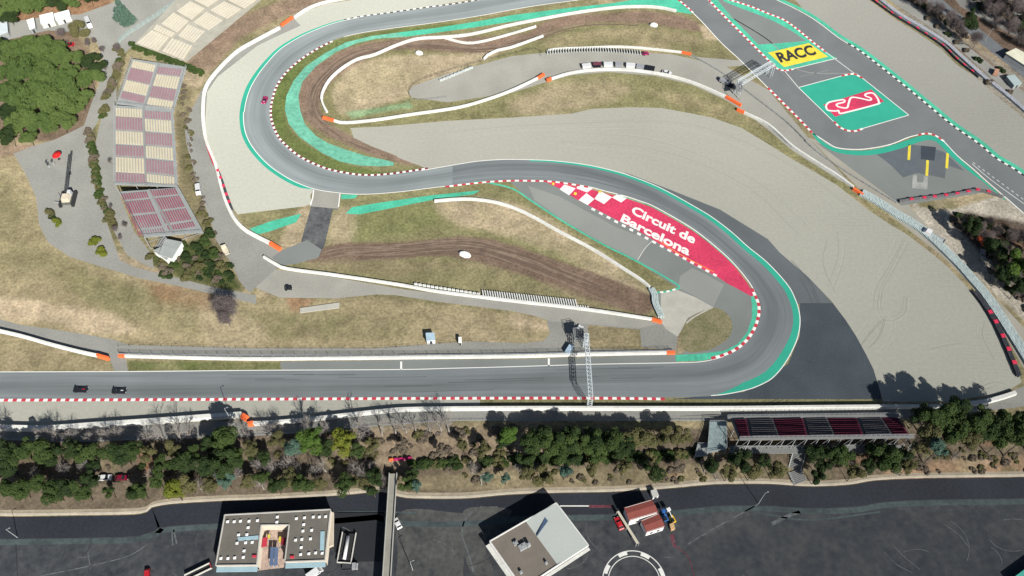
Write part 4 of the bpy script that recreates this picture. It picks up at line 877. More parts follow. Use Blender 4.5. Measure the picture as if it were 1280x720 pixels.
for a, b_ in ((pr[6], pr[7]), (pr[2], pr[3])):
    mb = MB(); d_ = (b_-a).normalized(); n_ = Vector((d_.y, -d_.x, 0)); n_ = n_ if n_.y < 0 else -n_
    mb.prism([a+n_*.05, b_+n_*.05, b_+n_*1.6, a+n_*1.6], 3.4, 3.7); mb.build('canopy', BL, o)
    g_ = MB(); g_.prism([a+n_*.02, b_+n_*.02, b_+n_*.1, a+n_*.1], .6, 3.0); g_.build('window_band', GLASSM, o)
sky = [(125,265),(167,265),(207,262),(262,262),(316,258),(443,235),(440,268),(565,245),(617,240),(673,235),(712,235),(752,232),(256,303),(612,283),(195,350),(248,348),(607,325),(663,320),(560,383),(600,378),(655,375),(185,403),(240,400),(282,397),(596,430),(230,452),(82,500),(127,500),(170,497),(225,493),(592,475),(645,470),(688,465),(730,467)]
SKY = mat('skylight_dome', (.78, .78, .76), var=.03, rough=.4)
for x, y in sky:
    c = P(*zo(x, y), z1+.3)-L0; mb = MB(); mb.box((0, 0, .22), (.8, .8, .45), random.uniform(-.05, .1)); mb.box((0, 0, .55), (.7, .7, .2), 0, 0, .55); q = mb.build('skylight', SKY, ROOF); q.location = (c.x, c.y, 5.0)
for q in ([(190,368),(322,355),(322,378),(195,388)], [(720,330),(746,328),(742,448),(716,450)]):
    w = [P(*zo(*p), z1+.15)-L0 for p in q]; mb = MB(); mb.prism([(p.x, p.y) for p in w], 5.02, 5.3); mb.build('roof_strip', BL, ROOF)
for x, y in ((540,495),(298,490)):
    c = P(*zo(x, y), z1)-L0; mb = MB(); mb.box((0, 0, .3), (1.2, .7, .6)); q = mb.build('red_vent', REDP, ROOF); q.location = (c.x, c.y, 5.0)
# courtyard floor and what stands in it
cf = foot([zo(345,325),zo(512,320),zo(486,560),zo(318,580)], LOW+.1); sheet('courtyard_floor', [(p.x, p.y) for p in cf], mat('courtyard_paving', (.50, .38, .31), var=.3, scale=.4), 9, z=LOW, world=True)
def awning(px, z, m, label, name='awning', legs=True):
    w = foot(px, z); L1 = Vector((w[0].x, w[0].y, LOW)); o = empty(name, L1, 0, label, 'awning'); mb = MB(); mb.prism([(p.x-L1.x, p.y-L1.y) for p in w], z-LOW-.15, z-LOW); mb.build('cover', m, o)
    lg = MB()
    for p in w: lg.tube((p.x-L1.x, p.y-L1.y, 0), (p.x-L1.x, p.y-L1.y, z-LOW-.1), .07, n=4)
    lg.build('leg_set', STEEL, o); return o
awning([zo(400,430),zo(422,430),zo(416,548),zo(393,548)], LOW+2.8, mat('slate_blue', (.10, .15, .26)), 'slate blue awning strip in the courtyard, left one of two')
awning([zo(426,430),zo(450,430),zo(444,548),zo(420,548)], LOW+2.8, mat('slate_blue2', (.12, .17, .27)), 'slate blue awning strip in the courtyard, right one of two')
awning([zo(350,370),zo(382,365),zo(375,425),zo(342,430)], LOW+2.4, REDP, 'red awning in the left side of the courtyard')
awning([zo(470,370),zo(500,368),zo(492,415),zo(466,415)], LOW+2.4, mat('deep_red', (.25, .02, .04)), 'dark red awning against the courtyard right wall')
awning([zo(383,350),zo(398,350),zo(396,372),zo(381,372)], LOW+2.0, YELP, 'small yellow awning near the courtyard top, left one'); awning([zo(455,362),zo(468,362),zo(466,400),zo(452,400)], LOW+2.0, YELP, 'small yellow awning near the courtyard top, right one')
w = foot([zo(790,205),zo(802,205),zo(800,415),zo(775,425)], LOW+1.5); mb = MB(); mb.prism([(p.x-w[0].x, p.y-w[0].y) for p in w], 0, 1.5); q = mb.build('low_block', CRW); q.location = (w[0].x, w[0].y, LOW+.03); tag(q, 'narrow cream block along the right side of the skylit building', 'wall')
# right building
def zp(x, y): return (590+x/4.74, 600+y/4.74)
z2 = LOW+6.5
o = empty('paddock_building', P(680,690,LOW), 0, 'tilted white walled building with half brown and half pale metal roof', 'building'); L0 = o.location.copy()
A_, B_, C_, D_ = foot([zp(105,362), zp(500,135), zp(690,385), zp(300,640)], z2)
s0 = A_.lerp(B_, .53); s1 = D_.lerp(C_, .53)
X_ = lambda p: (p.x-L0.x, p.y-L0.y)
mb = MB(); mb.prism([X_(p) for p in (A_, B_, C_, D_)], .03, 6.0, 0); mb.build('wall', mat('white_render', (.70, .69, .66), var=.06), o)
mb = MB(); mb.prism([X_(p) for p in (A_.lerp(C_, .012), s0, s1, D_.lerp(B_, .012))], 6.002, 6.15); FR = mb.build('flat_roof', RG2 if 'RG2' in globals() else mat('brown_gravel_roof', (.20, .175, .145), var=.12, scale=.2), o)
mtl = mat('pale_metal_roof', (.47, .50, .47), var=.06, rough=.6, scale=.1)
mid0, mid1 = A_.lerp(B_, .76), D_.lerp(C_, .76)
for (a, b_, c, e, za, zb_) in ((s0, mid0, mid1, s1, 6.25, 6.9), (mid0, B_, C_, mid1, 6.75, 6.45)):
    mb = MB(); v = [X_(p) for p in (a, b_, c, e)]; zs = [za, zb_, zb_, za]
    mb.add([(x, y, 6.0) for x, y in v]+[(x, y, z) for (x, y), z in zip(v, zs)], [(4,5,6,7), (7,6,5,4), (0,1,5,4), (1,2,6,5), (2,3,7,6), (3,0,4,7)][0:1]+[(0,1,5,4), (1,2,6,5), (2,3,7,6), (3,0,4,7)]); mb.build('metal_roof', mtl, o)
mb = MB()
t0, t1 = s0.lerp(s1, .30), s0.lerp(s1, .34); 
pk = mid0.lerp(mid1, .22)
mb.prism([X_(s0.lerp(s1, .36)), X_(mid0.lerp(mid1, .14)), X_(mid0.lerp(mid1, .23))], 6.1, 7.0); mb.build('clerestory', mat('dark_blue_glass', (.08, .12, .2), rough=.3), o)  # dark blue triangle of clerestory glass
mb = MB(); pts = [X_(p) for p in (A_, B_, C_, D_)]; pts = [Vector((x, y, 0)) for x, y in pts]
for a, b_ in zip(pts, pts[1:]+pts[:1]): wallmesh([a, b_], .4, .5, 6.0, 0, mb)
mb.build('parapet', mat('white_parapet', (.68, .68, .65)), o)
for p, dd in (((300,395), (2.6, 1.8, 1.3)), ((335,385), (1.1, 1.1, 1.9)), ((258,372), (1.5, 1.3, .9)), ((440,490), (.8, .8, 1)), ((290,545), (.9, .9, 1))):
    c = P(*zp(*p), z2+.5)-L0; mb = MB(); mb.box((0, 0, dd[2]/2), dd, .5); mb.tube((0, 0, dd[2]), (0, 0, dd[2]+.25), .35, n=8); q = mb.build('roof_vent_unit', STEEL, FR); q.location = (c.x, c.y, 6.13)
d_ = (Vector(pts[2])-Vector(pts[3])).normalized(); n_ = Vector((d_.y, -d_.x, 0)); a = pts[3].lerp(pts[2], .3)+n_*.25; b_ = pts[3].lerp(pts[2], .74)+n_*.25
mb = MB(); mb.prism([a, b_, b_+n_*.1, a+n_*.1], 2.6, 4.2); mb.build('red_sign_board', mat('faded_red_sign', (.62, .12, .14)), o)
mb = MB(); mb.prism([pts[3]+n_*.22, pts[2]+n_*.22, pts[2]+n_*1.2, pts[3]+n_*1.2], 4.6, 4.85); mb.build('canopy', WALLW, o)
d2 = (pts[0]-pts[3]).normalized(); n2 = Vector((d2.y, -d2.x, 0)); n2 = n2 if n2.x < 0 else -n2
mb = MB(); mb.prism([pts[0]+n2*.22, pts[3]+n2*.22, pts[3]+n2*1.6, pts[0]+n2*1.6], 4.2, 4.5); mb.build('canopy', WALLW, o)
# red roofed house
RR = mat('red_tile_roof', (.27, .075, .06), var=.12, scale=.5, fine=3); WH = mat('white_house_wall', (.72, .70, .67), var=.05)
o = empty('red_roofed_house', P(805,655,LOW), 0, 'small white house with two red tiled roofs at different heights', 'house'); L0 = o.location.copy()
for rf, zr in (([(900,160),(1065,112),(1105,190),(932,240)], 5.6), ([(1000,237),(1106,193),(1145,275),(1035,310)], 4.4)):
    w = [p-L0 for p in foot([zp(*p) for p in rf], LOW+zr)]; cen = sum(w, Vector())/4; inn = [p.lerp(cen, .07) for p in w]
    mb = MB(); mb.prism([(p.x, p.y) for p in inn], .03, zr-.35); mb.build('wall', WH, o)
    mb = MB(); m0, m1 = w[0].lerp(w[3], .5), w[1].lerp(w[2], .5)
    vs = [(w[0].x, w[0].y, zr-.45), (w[1].x, w[1].y, zr-.45), (w[2].x, w[2].y, zr-.45), (w[3].x, w[3].y, zr-.45), (m0.x, m0.y, zr+.35), (m1.x, m1.y, zr+.35)]
    mb.add(vs, [(0, 1, 5, 4), (4, 5, 2, 3), (0, 4, 3), (1, 2, 5), (3, 2, 1, 0)]); mb.add([(x, y, z-.02) for x, y, z in vs], [(4, 5, 1, 0)]); mb.build('roof', RR, o)
    a, b_ = inn[3], inn[2]; d_ = (b_-a); d_.z = 0; dn = d_.normalized(); n_ = Vector((dn.y, -dn.x, 0)); n_ = n_ if n_.y < 0 else -n_
    for t in (.3, .7):
        c = a.lerp(b_, t)+n_*.03; mb = MB(); mb.box((c.x, c.y, 1.6), (1.0, .12, 1.1), math.atan2(d_.y, d_.x)); mb.build('window', GLASSM, o)
w = foot([zp(858,188),zp(870,182),zp(990,372),zp(975,378)], LOW+2.6); L1 = Vector((w[0].x, w[0].y, LOW)); o = empty('covered_walkway', L1, 0, 'narrow cream covered walkway beside the red roofed house', 'walkway')
mb = MB(); mb.prism([(p.x-L1.x, p.y-L1.y) for p in w], 2.4, 2.6); mb.build('roof', mat('cream_roof', (.56, .52, .42)), o); mb = MB()
for p in w+[w[0].lerp(w[3], .5), w[1].lerp(w[2], .5)]: mb.tube((p.x-L1.x, p.y-L1.y, 0), (p.x-L1.x, p.y-L1.y, 2.4), .1, n=5)
mb.build('post_set', STEEL, o)
def hut(name, label, px, z, zb, wallm, roofm, cat='hut', door=True, pitch=0.0, group=None):
    w = foot(px, zb+z); cen = sum(w, Vector())/4; L1 = Vector((cen.x, cen.y, zb)); o = empty(name, L1, 0, label, cat, group); w = [p-L1 for p in w]; c0 = sum(w, Vector())/4
    inn = [p.lerp(c0, .06) for p in w]; mb = MB(); mb.prism([(p.x, p.y) for p in inn], .03, z-.2); mb.build('wall', wallm, o)
    mb = MB()
    if pitch:
        m0, m1 = w[0].lerp(w[3], .5), w[1].lerp(w[2], .5)
        vs = [(p.x, p.y, z-.2) for p in w]+[(m0.x, m0.y, z+pitch), (m1.x, m1.y, z+pitch)]; mb.add(vs, [(0, 1, 5, 4), (4, 5, 2, 3), (0, 4, 3), (1, 2, 5)])
        a_ = (Vector(vs[1])-Vector(vs[0])).cross(Vector(vs[5])-Vector(vs[0]))
    else: mb.prism([(p.x, p.y) for p in w], z-.2, z)
    mb.build('roof', roofm, o)
    if door:
        a, b_ = inn[3], inn[2]; d_ = b_-a; dn = Vector((d_.x, d_.y, 0)).normalized(); n_ = Vector((dn.y, -dn.x, 0)); n_ = n_ if n_.y < 0 else -n_; c = a.lerp(b_, .5)+n_*.03
        mb = MB(); mb.box((c.x, c.y, min(1.1, z*.4)), (.9, .12, min(2, z*.7)), math.atan2(d_.y, d_.x)); mb.build('door', DARKM, o)
    return o
WR = mat('white_sheet_roof', (.74, .73, .70), var=.05); GRF = mat('grey_sheet_roof', (.30, .32, .31), var=.1)
hut('booth', 'small white framed booth by the paddock kerb', [zp(1058,62),zp(1092,52),zp(1108,92),zp(1072,104)], 2.2, LOW, WALLW, mat('booth_roof', (.5, .5, .47)), 'booth')
hut('office_hut', 'white walled grey roofed hut below the lower grandstand, tall half', [(208,298),(228,302),(215,323),(198,318)], 3.8, 0, WALLW, GRF, pitch=.5)
hut('office_hut', 'low grey roofed annexe in front of the white hut', [(191,313),(207,306),(214,318),(208,325)][:4], 3.0, 0, WALLW, GRF)
hut('storage_shed', 'white roofed shed at top left, left one of the pair', [(49,19),(66,15),(68,26),(51,30)], 3, 0, WALLW, WR, 'shed')
hut('storage_shed', 'white roofed shed at top left, right one of the pair', [(67,17),(86,12),(88,20),(70,26)], 3, 0, WALLW, WR, 'shed')
hut('storage_shed', 'small pale shed at the left of the white roofed pair', [(33,25),(42,22),(44,34),(37,37)], 3, 0, GRF, WR, 'shed')
hut('storage_shed', 'grey blue shed cut by the left picture edge', [(-12,26),(8,21),(10,40),(-10,47)], 3.4, 0, GRF, mat('blue_grey_roof', (.45, .5, .52)), 'shed')
hut('storage_shed', 'cream roofed shed at the upper right edge', [(1257,66),(1270,60),(1300,76),(1285,84)], 3.5, 0, mat('grey_wall', (.35, .37, .38)), mat('cream_sheet', (.6, .59, .47)), 'shed')
hut('storage_shed', 'pale teal roofed shed below the cream roofed one', [(1258,95),(1268,93),(1278,104),(1268,107)], 2.4, 0, GRF, mat('teal_sheet', (.35, .42, .42)), 'shed')
hut('container_cabin', 'blue and white cabin standing on the dry grass by the fence', [(532,416),(543,415.5),(544,425),(533,426)], 2.8, 0, mat('cabin_white', (.7, .72, .72)), mat('cabin_blue', (.38, .50, .58)), 'cabin')
hut('container_cabin', 'tiny white cabin on the dry grass right of the blue one', [(573,421),(577,421),(577,428),(573,428)], 2.2, 0, WALLW, WR, 'cabin')
hut('teal_roofed_building', 'teal roofed building edge in the bottom right corner', [(1264,724),(1302,696),(1350,740),(1300,775)], 2.5, LOW, GRF, mat('teal_roof', (.08, .42, .34)), 'building')
# white covered heaps in the infield
def heap(px, r, label, h=1.4):
    c = P(*px); mb = MB(); n = 10; rings = [(1, 0), (.92, .5), (.6, .88), (0.15, 1)]; vs = []
    for k, (rr_, hz) in enumerate(rings):
        for i in range(n): a = 2*math.pi*i/n; j = random.uniform(.9, 1.1); vs.append((math.cos(a)*r*rr_*j*1.35, math.sin(a)*r*rr_*j*.8, hz*h))
    fs = [(k*n+i, k*n+(i+1) % n, (k+1)*n+(i+1) % n, (k+1)*n+i) for k in range(3) for i in range(n)]+[tuple(range(3*n, 4*n))]
    mb.add(vs, fs); o = mb.build('covered_heap', mat('white_tarpaulin', (.72, .72, .68), var=.08), smooth=True); o.location = (c.x, c.y, .02); o.rotation_euler.z = -.3; return tag(o, label, 'covered pile')
heap((581,318.5), 1.9, 'white sheeted pile beside the lower brown dirt track'); heap((524,67), 1.4, 'white sheeted pile under the upper white wall'); heap((817,32), 1.5, 'white sheeted pile on the grass at upper right of the dirt strip')
mb = MB(); w = foot([(375,385),(424,378),(424,384.5),(375,391)], .4); mb.prism([(p.x-w[0].x, p.y-w[0].y) for p in w], 0, .4); q = mb.build('concrete_slab', PALE); q.location = (w[0].x, w[0].y, .02); tag(q, 'pale concrete slab lying on the dry grass below the service road', 'slab')
# ---------------------------------------------------------------- footbridge
A_, B_ = P(491.5,592,.6), P(482,745,.6); L1 = Vector((A_.x, A_.y, LOW)); o = empty('footbridge', L1, 0, 'grey concrete footbridge crossing from the wooded bank over the paddock road', 'bridge')
d_ = (B_-A_).normalized(); n_ = Vector((-d_.y, d_.x, 0)); w2 = 1.35
mb = MB(); a = A_-L1; b_ = B_-L1; mb.prism([a-n_*w2, b_-n_*w2, b_+n_*w2, a+n_*w2], 5.1, 5.6); mb.build('deck', mat('bridge_concrete', (.30, .29, .25), var=.15, scale=.2), o)
for s in (-1, 1):
    mb = MB(); u = n_*s*w2; mb.prism([a+u*.86, b_+u*.86, b_+u, a+u], 5.602, 6.5); mb.build('side_rail', mat('bridge_rail', (.36, .36, .33), var=.1), o)
for t in (.1, .45, .8):
    c = a.lerp(b_, t); mb = MB(); mb.box((c.x, c.y, 2.55), (1.0, .8, 5.1)); mb.build('pier', MATS['bridge_concrete'], o)
# ---------------------------------------------------------------- gantries
def gantry(label, pa, pb, z, w_=1.4, d=1.3, legs=(1, 1), m=None, name='track_gantry', lad=1.5):
    m = m or mat('pale_gantry_steel', (.55, .60, .62), var=.08, rough=.5)
    A, B = P(*pa, z), P(*pb, z); L1 = Vector((A.x, A.y, 0)); o = empty(name, L1, 0, label, 'gantry'); A = A-L1; B = B-L1; A.z = B.z = z
    dd = (B-A); L_n = dd.length; u = dd.normalized(); n_ = Vector((-u.y, u.x, 0))*w_/2; up = Vector((0, 0, d/2))
    mb = MB(); k = max(3, int(L_n/lad)); cs = [(n_, up), (-n_, up), (n_, -up), (-n_, -up)]
    for s, q in cs: mb.tube(A+s+q, B+s+q, .13, n=4)
    for i in range(k+1):
        c = A.lerp(B, i/k); c2 = A.lerp(B, min(1, (i+1)/k))
        mb.tube(c+n_+up, c-n_+up, .08, n=4); mb.tube(c+n_-up, c-n_-up, .08, n=4); mb.tube(c+n_+up, c+n_-up, .08, n=4); mb.tube(c-n_+up, c-n_-up, .08, n=4)
        mb.tube(c+n_+up, c2-n_+up, .06, n=4); mb.tube(c+n_-up, c2+n_+up, .06, n=4)
    mb.build('truss_beam', m, o)
    for e, c in zip(legs, (A, B)):
        if not e: continue
        lg = MB()
        for s in (n_, -n_):
            for t in (u*.7, -u*.7): lg.tube((c+s+t).to_2d().to_3d(), c+s+t-up*.9, .11, n=4)
        for i in range(6):
            zz = i*z/6; zz2 = (i+1)*z/6-.2
            lg.tube((c.x+n_.x+u.x*.7, c.y+n_.y+u.y*.7, zz), (c.x-n_.x+u.x*.7, c.y-n_.y+u.y*.7, zz2), .07, n=4); lg.tube((c.x+n_.x-u.x*.7, c.y+n_.y-u.y*.7, zz), (c.x+n_.x+u.x*.7, c.y+n_.y+u.y*.7, zz2), .07, n=4)
        lg.build('leg', m, o)
    return o
gantry('slim grey truss gantry spanning the start straight', (733,418), (738.5,496), 8.5)
gantry('pale broad truss gantry over the track left of the yellow panel', (925,103), (966,79), 7.5, 2.6, 1.2)
deck_thing('stair_tower', 'pale stair tower at the left end of the broad gantry', 'tower', [(921,103),(929,102),(928,114),(920,115)], 5.5, GRS, 0)
# scaffold tower with equipment by the straight gantry
deck_thing('camera_tower', 'small scaffold tower with dark platform beside the straight gantry', 'tower', [(716,412),(729,410),(731,424),(718,425)], 5.0, SHD, 0)
# ---------------------------------------------------------------- lamp posts
def lamp(px, z0, h, label, group='thin lamp posts', arm=(1, .4)):
    c = P(*px, z0); o = empty('lamp_post', c, 0, label, 'lamp post', group); mb = MB(); mb.tube((0, 0, 0), (0, 0, h), .14, .08, n=6); mb.build('pole', STEEL, o)
    mb = MB(); mb.tube((0, 0, h-.1), (arm[0], arm[1], h+.1), .06, n=5); mb.box((arm[0], arm[1], h+.1), (.5, .25, .1)); mb.build('lamp_head', STEEL, o); return o
lamp((948,629.5), LOW, 9.5, 'lamp post on the paddock road below the dark grandstand'); lamp((292,530), 0, 12, 'lamp post standing in the gap between the lower walls'); lamp((602,607), LOW, 9, 'white lamp post on the bank between footbridge and two buildings'); lamp((22,672), LOW, 8, 'lamp post at the left of the dark paddock'); lamp((1231,52), 0, 7, 'lamp post on the parking area at upper right'); lamp((516,713), LOW, 9, 'lamp post right of the footbridge at the bottom'); lamp((240,181), 0, 8, 'lamp post on the bank beside the middle grandstand')
# ---------------------------------------------------------------- vehicles
def paintm(n, c): return mat('car_paint_'+n, c, var=.03, rough=.35, diffr=0, spec=.5)
PW = paintm('white', (.74, .74, .73)); PR_ = paintm('red', (.5, .02, .03)); PK_ = paintm('black', (.02, .022, .028)); PB = paintm('blue', (.03, .12, .35)); PY = paintm('yellow', (.7, .45, .03)); PG = paintm('grey', (.35, .36, .37)); PM = paintm('magenta', (.45, .03, .14))
HL = mat('headlight_glass', (.8, .8, .78), rough=.2)
def vehicle(kind, px, heading, paint, label, L=4.4, W=1.85, hgt=1.45, z=0.0, group=None, name=None, cargo=None):
    """heading in degrees, world, 0 = along +x"""
    c = P(*px, z) if z <= 0 and z != 'T' else PT(*px)
    o = empty(name or {'car': 'parked_car', 'van': 'panel_van', 'pickup': 'pickup_truck', 'race': 'race_car', 'lorry': 'flatbed_lorry'}[kind], c+Vector((0, 0, .03)), R(heading), label, {'car': 'car', 'van': 'van', 'pickup': 'pickup', 'race': 'race car', 'lorry': 'lorry'}[kind], group)
    def side(prof, w0, w1, nm, m):
        mb = MB(); n = len(prof); vs = []
        for s in (-1, 1):
            for x, zq in prof: t = min(1, max(0, zq/hgt)); vs.append((x*L, s*(w0+(w1-w0)*t)/2, zq))
        fs = [tuple(range(n)), tuple(range(2*n-1, n-1, -1))]+[(i, n+i, n+(i+1) % n, (i+1) % n) for i in range(n)]
        mb.add(vs, fs); return mb.build(nm, m, o)
    r_ = .32 if kind in ('car', 'race', 'van') else .42
    if kind == 'race':
        side([(-.5,.15),(.47,.12),(.5,.22),(.42,.48),(.2,.58),(-.1,.62),(-.42,.62),(-.5,.5)], W, W*.86, 'body', paint)
        side([(-.22,.6),(.12,.56),(.0,.95),(-.14,.97)], W*.7, W*.5, 'cockpit_canopy', GLASSM)
        mb = MB(); mb.box((-.46*L, 0, 1.0), (.35, W*.95, .06)); mb.box((-.46*L, W*.45, .8), (.4, .05, .5)); mb.box((-.46*L, -W*.45, .8), (.4, .05, .5)); mb.build('rear_wing', paint, o)
        mb = MB(); mb.box((.03*L, 0, .62), (L*.5, .35, .02)); mb.build('stripe', cargo or PW, o)
    elif kind == 'car':
        side([(-.5,.3),(.48,.25),(.5,.6),(.44,.78),(.22,.88),(-.44,.92),(-.5,.75)], W, W*.93, 'body', paint)
        side([(-.42,.9),(.24,.87),(.08,1.38),(-.3,1.4)], W*.92, W*.72, 'glasshouse', GLASSM)
        side([(-.29,1.4),(.07,1.38),(.05,1.46),(-.26,1.47)], W*.74, W*.72, 'roof', paint)
    elif kind == 'van':
        side([(-.5,.3),(.48,.28),(.5,.7),(.4,1.05),(.27,hgt),(-.5,hgt)], W, W*.9, 'body', paint)
        mb = MB(); mb.box((.355*L, 0, hgt*.72), (.05, W*.8, hgt*.32)); q = mb.build('windscreen', GLASSM, o); q.rotation_euler = (0, R(-18), 0); q.location = (.03*L, 0, .1)
        mb = MB(); mb.box((.2*L, 0, hgt*.68), (L*.16, W*.985, .5)); mb.build('side_window', GLASSM, o)
    elif kind in ('pickup', 'lorry'):
        side([(.15,.4),(.49,.4),(.5,hgt*.5),(.43,hgt*.62),(.38,hgt),(.15,hgt)], W, W*.9, 'cab', paint)
        mb = MB(); mb.box((.41*L, 0, hgt*.8), (.06, W*.78, hgt*.28)); q = mb.build('windscreen', GLASSM, o)
        mb = MB(); mb.box((-.18*L, 0, .75), (L*.64, W, .2)); mb.box((-.18*L, W*.48, 1.0), (L*.64, .08, .4)); mb.box((-.18*L, -W*.48, 1.0), (L*.64, .08, .4)); mb.box((-.495*L, 0, 1.0), (.08, W*.94, .4)); mb.build('load_bed', cargo or paint, o)
    for x in (-.33, .33):
        for s in (-1, 1):
            mb = MB(); mb.tube((x*L, s*W*.5-.12, r_), (x*L, s*W*.5+.1, r_), r_, n=10); wh = mb.build('wheel', RUB, o); mb = MB(); mb.tube((x*L, s*(W*.5+.09)-.01, r_), (x*L, s*(W*.5+.11), r_), r_*.6, n=8); mb.build('rim', STEEL, wh)
    for s in (-1, 1): mb = MB(); mb.box((.495*L, s*W*.36, .6), (.08, .3, .16)); mb.build('headlight', HL, o)
    return o
vehicle('race', (102,487.5), 0, PK_, 'black race car with red trim on the straight, the rear one', 4.9, 2.2, 1.1, name='race_car', group='two black race cars on the straight', cargo=PR_)
vehicle('race', (150,489), 0, PK_, 'black race car with white trim on the straight, the leading one', 4.9, 2.2, 1.1, group='two black race cars on the straight', cargo=PW)
vehicle('race', (331,126.5), -100, PM, 'crimson race car in the left hand curve', 3.9, 2.2, 1.1)
vehicle('van', (248.5,239), -75, PW, 'white van parked on the bank by the middle grandstand', 5.2, 2.1, 2.0)
vehicle('pickup', (282,314), 118, mat('cream_bed', (.6, .55, .42)), 'cream topped pickup on the road below the bank', 5.0, 2.1, 1.9)
vehicle('lorry', (1166,297), 142, PW, 'white flatbed lorry parked beside the wide tyre wall', 9, 2.4, 2.5, cargo=PG)
vehicle('pickup', (1226,303), 110, mat('orange_cab', (.7, .13, .04)), 'orange pickup at the edge of the dark scrub', 4.6, 2, 1.8)
vehicle('car', (1228,318), 70, PG, 'grey car in shade among the scrub at right', 4.2, 1.9)
vehicle('van', (1244,92), 60, paintm('rust', (.55, .3, .2)), 'rust coloured van beside the upper right road', 4, 2, 2)
vehicle('car', (132,598), 3, PW, 'white car parked between the pines on the bank terrace', 4.5, 1.9, z=1)
vehicle('car', (153,598), 3, paintm('dark_red', (.2, .01, .03)), 'dark red car nose to tail with the white one', 4.3, 1.85, z=1)
vehicle('van', (394,717), 38, PW, 'white van at the bottom edge below the skylit building', 5.4, 2.1, 2.1, z=LOW)
vehicle('pickup', (438,709.5), 3, PG, 'grey and white pickup below the white tank trailer', 5, 2.1, 1.9, z=LOW, cargo=DARKM)
vehicle('car', (497,655), 120, PW, 'white car close to the footbridge right side', 4, 1.8, z=LOW)
vehicle('car', (726,675), 128, PG, 'grey car tucked against the pale metal roofed building', 4.3, 1.85, z=LOW)
vehicle('car', (773.5,655), 112, PR_, 'dark red car beside the cream covered walkway', 4.6, 1.85, z=LOW)
vehicle('van', (185,718), 100, PR_, 'red and white small vehicle cut by the bottom edge', 3.4, 1.6, 1.4, z=LOW)
vehicle('car', (88,57), 10, PR_, 'bright red car among the pines at top left', 4.4, 2.1)
vehicle('van', (112,31), -62, PW, 'long white motorhome on the grey yard near the pines', 6.8, 2.2, 2.6, name='motorhome')
vehicle('van', (906,104), -35, PG, 'grey van parked beside the guard rail near the stair tower', 5, 2, 2)
vehicle('car', (915.5,109), -35, PK_, 'black car behind the grey van by the stair tower', 4.6, 1.9)
vehicle('van', (712,438), 60, paintm('light_blue', (.4, .52, .62)), 'pale blue van under the straight gantry tower', 4.4, 2, 2)
vehicle('car', (723,413), 55, PW, 'white car beside the gantry tower', 4.2, 1.9)
vehicle('car', (361,361), 10, PK_, 'black buggy on the pale road near the wall start', 2.8, 1.5, name='buggy')
vehicle('car', (666,69.5), 15, PR_, 'small red buggy on the upper service road', 3, 1.5, name='buggy') if False else None
vehicle('car', (807,68), 15, PM, 'small crimson buggy at the end of the stored tyre rows', 3, 1.6, name='buggy')
vehicle('car', (833,92), -18, PW, 'white car last in the row on the upper service road', 4.4, 1.9)
# trailers in the paddock
def trailer(px, z, L, W, heading, label, tank=True):
    c = P(*px, z); o = empty('trailer', c+Vector((0, 0, .03)), R(heading), label, 'trailer')
    mb = MB(); mb.box((0, 0, .8), (L, W, .25)); mb.build('bed', RUB, o)
    for s in (-1, 1): mb = MB(); mb.box((0, s*(W/2+.12), 1.2), (L*1.05, .22, .9)); mb.build('side_board', mat('pale_board', (.5, .49, .45)), o)
    mb = MB(); mb.box((L/2+.15, 0, 1.2), (.2, W+.4, .9)); mb.build('end_board', MATS['pale_board'], o)
    if tank: mb = MB(); mb.tube((-L*.38, 0, 1.7), (L*.42, 0, 1.7), .55, n=12); mb.build('tank', PW, o, smooth=True)
    for x in (-.3, .3):
        for s in (-1, 1): mb = MB(); mb.tube((x*L, s*W*.5-.25, .42), (x*L, s*W*.5, .42), .42, n=10); mb.build('wheel', RUB, o)
    return o
trailer((434,686), LOW, 9.5, 4.2, -94, 'black trailer with pale side boards carrying a long white tank')
q = trailer((249,716), LOW, 8.0, 1.6, 28, 'slim trailer with red and white side at the bottom left', False)
for ch in q.children:
    if ch.name.startswith('end_board'): ch.data.materials[0] = REDP
# work platform and equipment by the red roofed house
def lift(px, z, label, m1, m2, ang=.6, name='boom_lift', reach=4.0, L=3.0):
    c = P(*px, z); o = empty(name, c+Vector((0, 0, .02)), ang, label, 'machine')
    mb = MB(); mb.box((0, 0, .75), (L, 1.7, .6), 0, 0, .9); mb.build('chassis', m1, o)
    mb = MB(); mb.tube((-L*.3, 0, 1.3), (reach*.7, 0, 2.3), .2, .14, n=5); mb.build('boom', m2, o)
    mb = MB(); mb.box((reach*.75, 0, 2.3), (1.0, 1.3, .9)); mb.build('basket', m2, o)
    mb = MB(); mb.box((-L*.2, .3, 1.5), (1.1, 1.0, 1.0), 0, 0, .85); mb.build('cab', GLASSM, o)
    for x in (-.35, .35):
        for s in (-1, 1): mb = MB(); mb.tube((x*L, s*.75, .42), (x*L, s*1.05, .42), .42, n=10); mb.build('wheel', RUB, o)
    return o
lift((831,648), LOW, 'blue boom lift beside the red roofed house', PB, PB, 1.9, reach=2.4, L=2.4); lift((840,650), LOW, 'yellow boom lift with white basket right of the blue one', PY, PW, 2.0, reach=4, L=2.6); 
q = hut('tool_crate', 'orange tan crate below the yellow boom lift', [(837,655),(842,653),(844,661),(839,663)], 1.2, LOW, mat('tan_crate', (.5, .32, .16)), mat('tan_crate_lid', (.55, .38, .2)), 'crate', door=False)
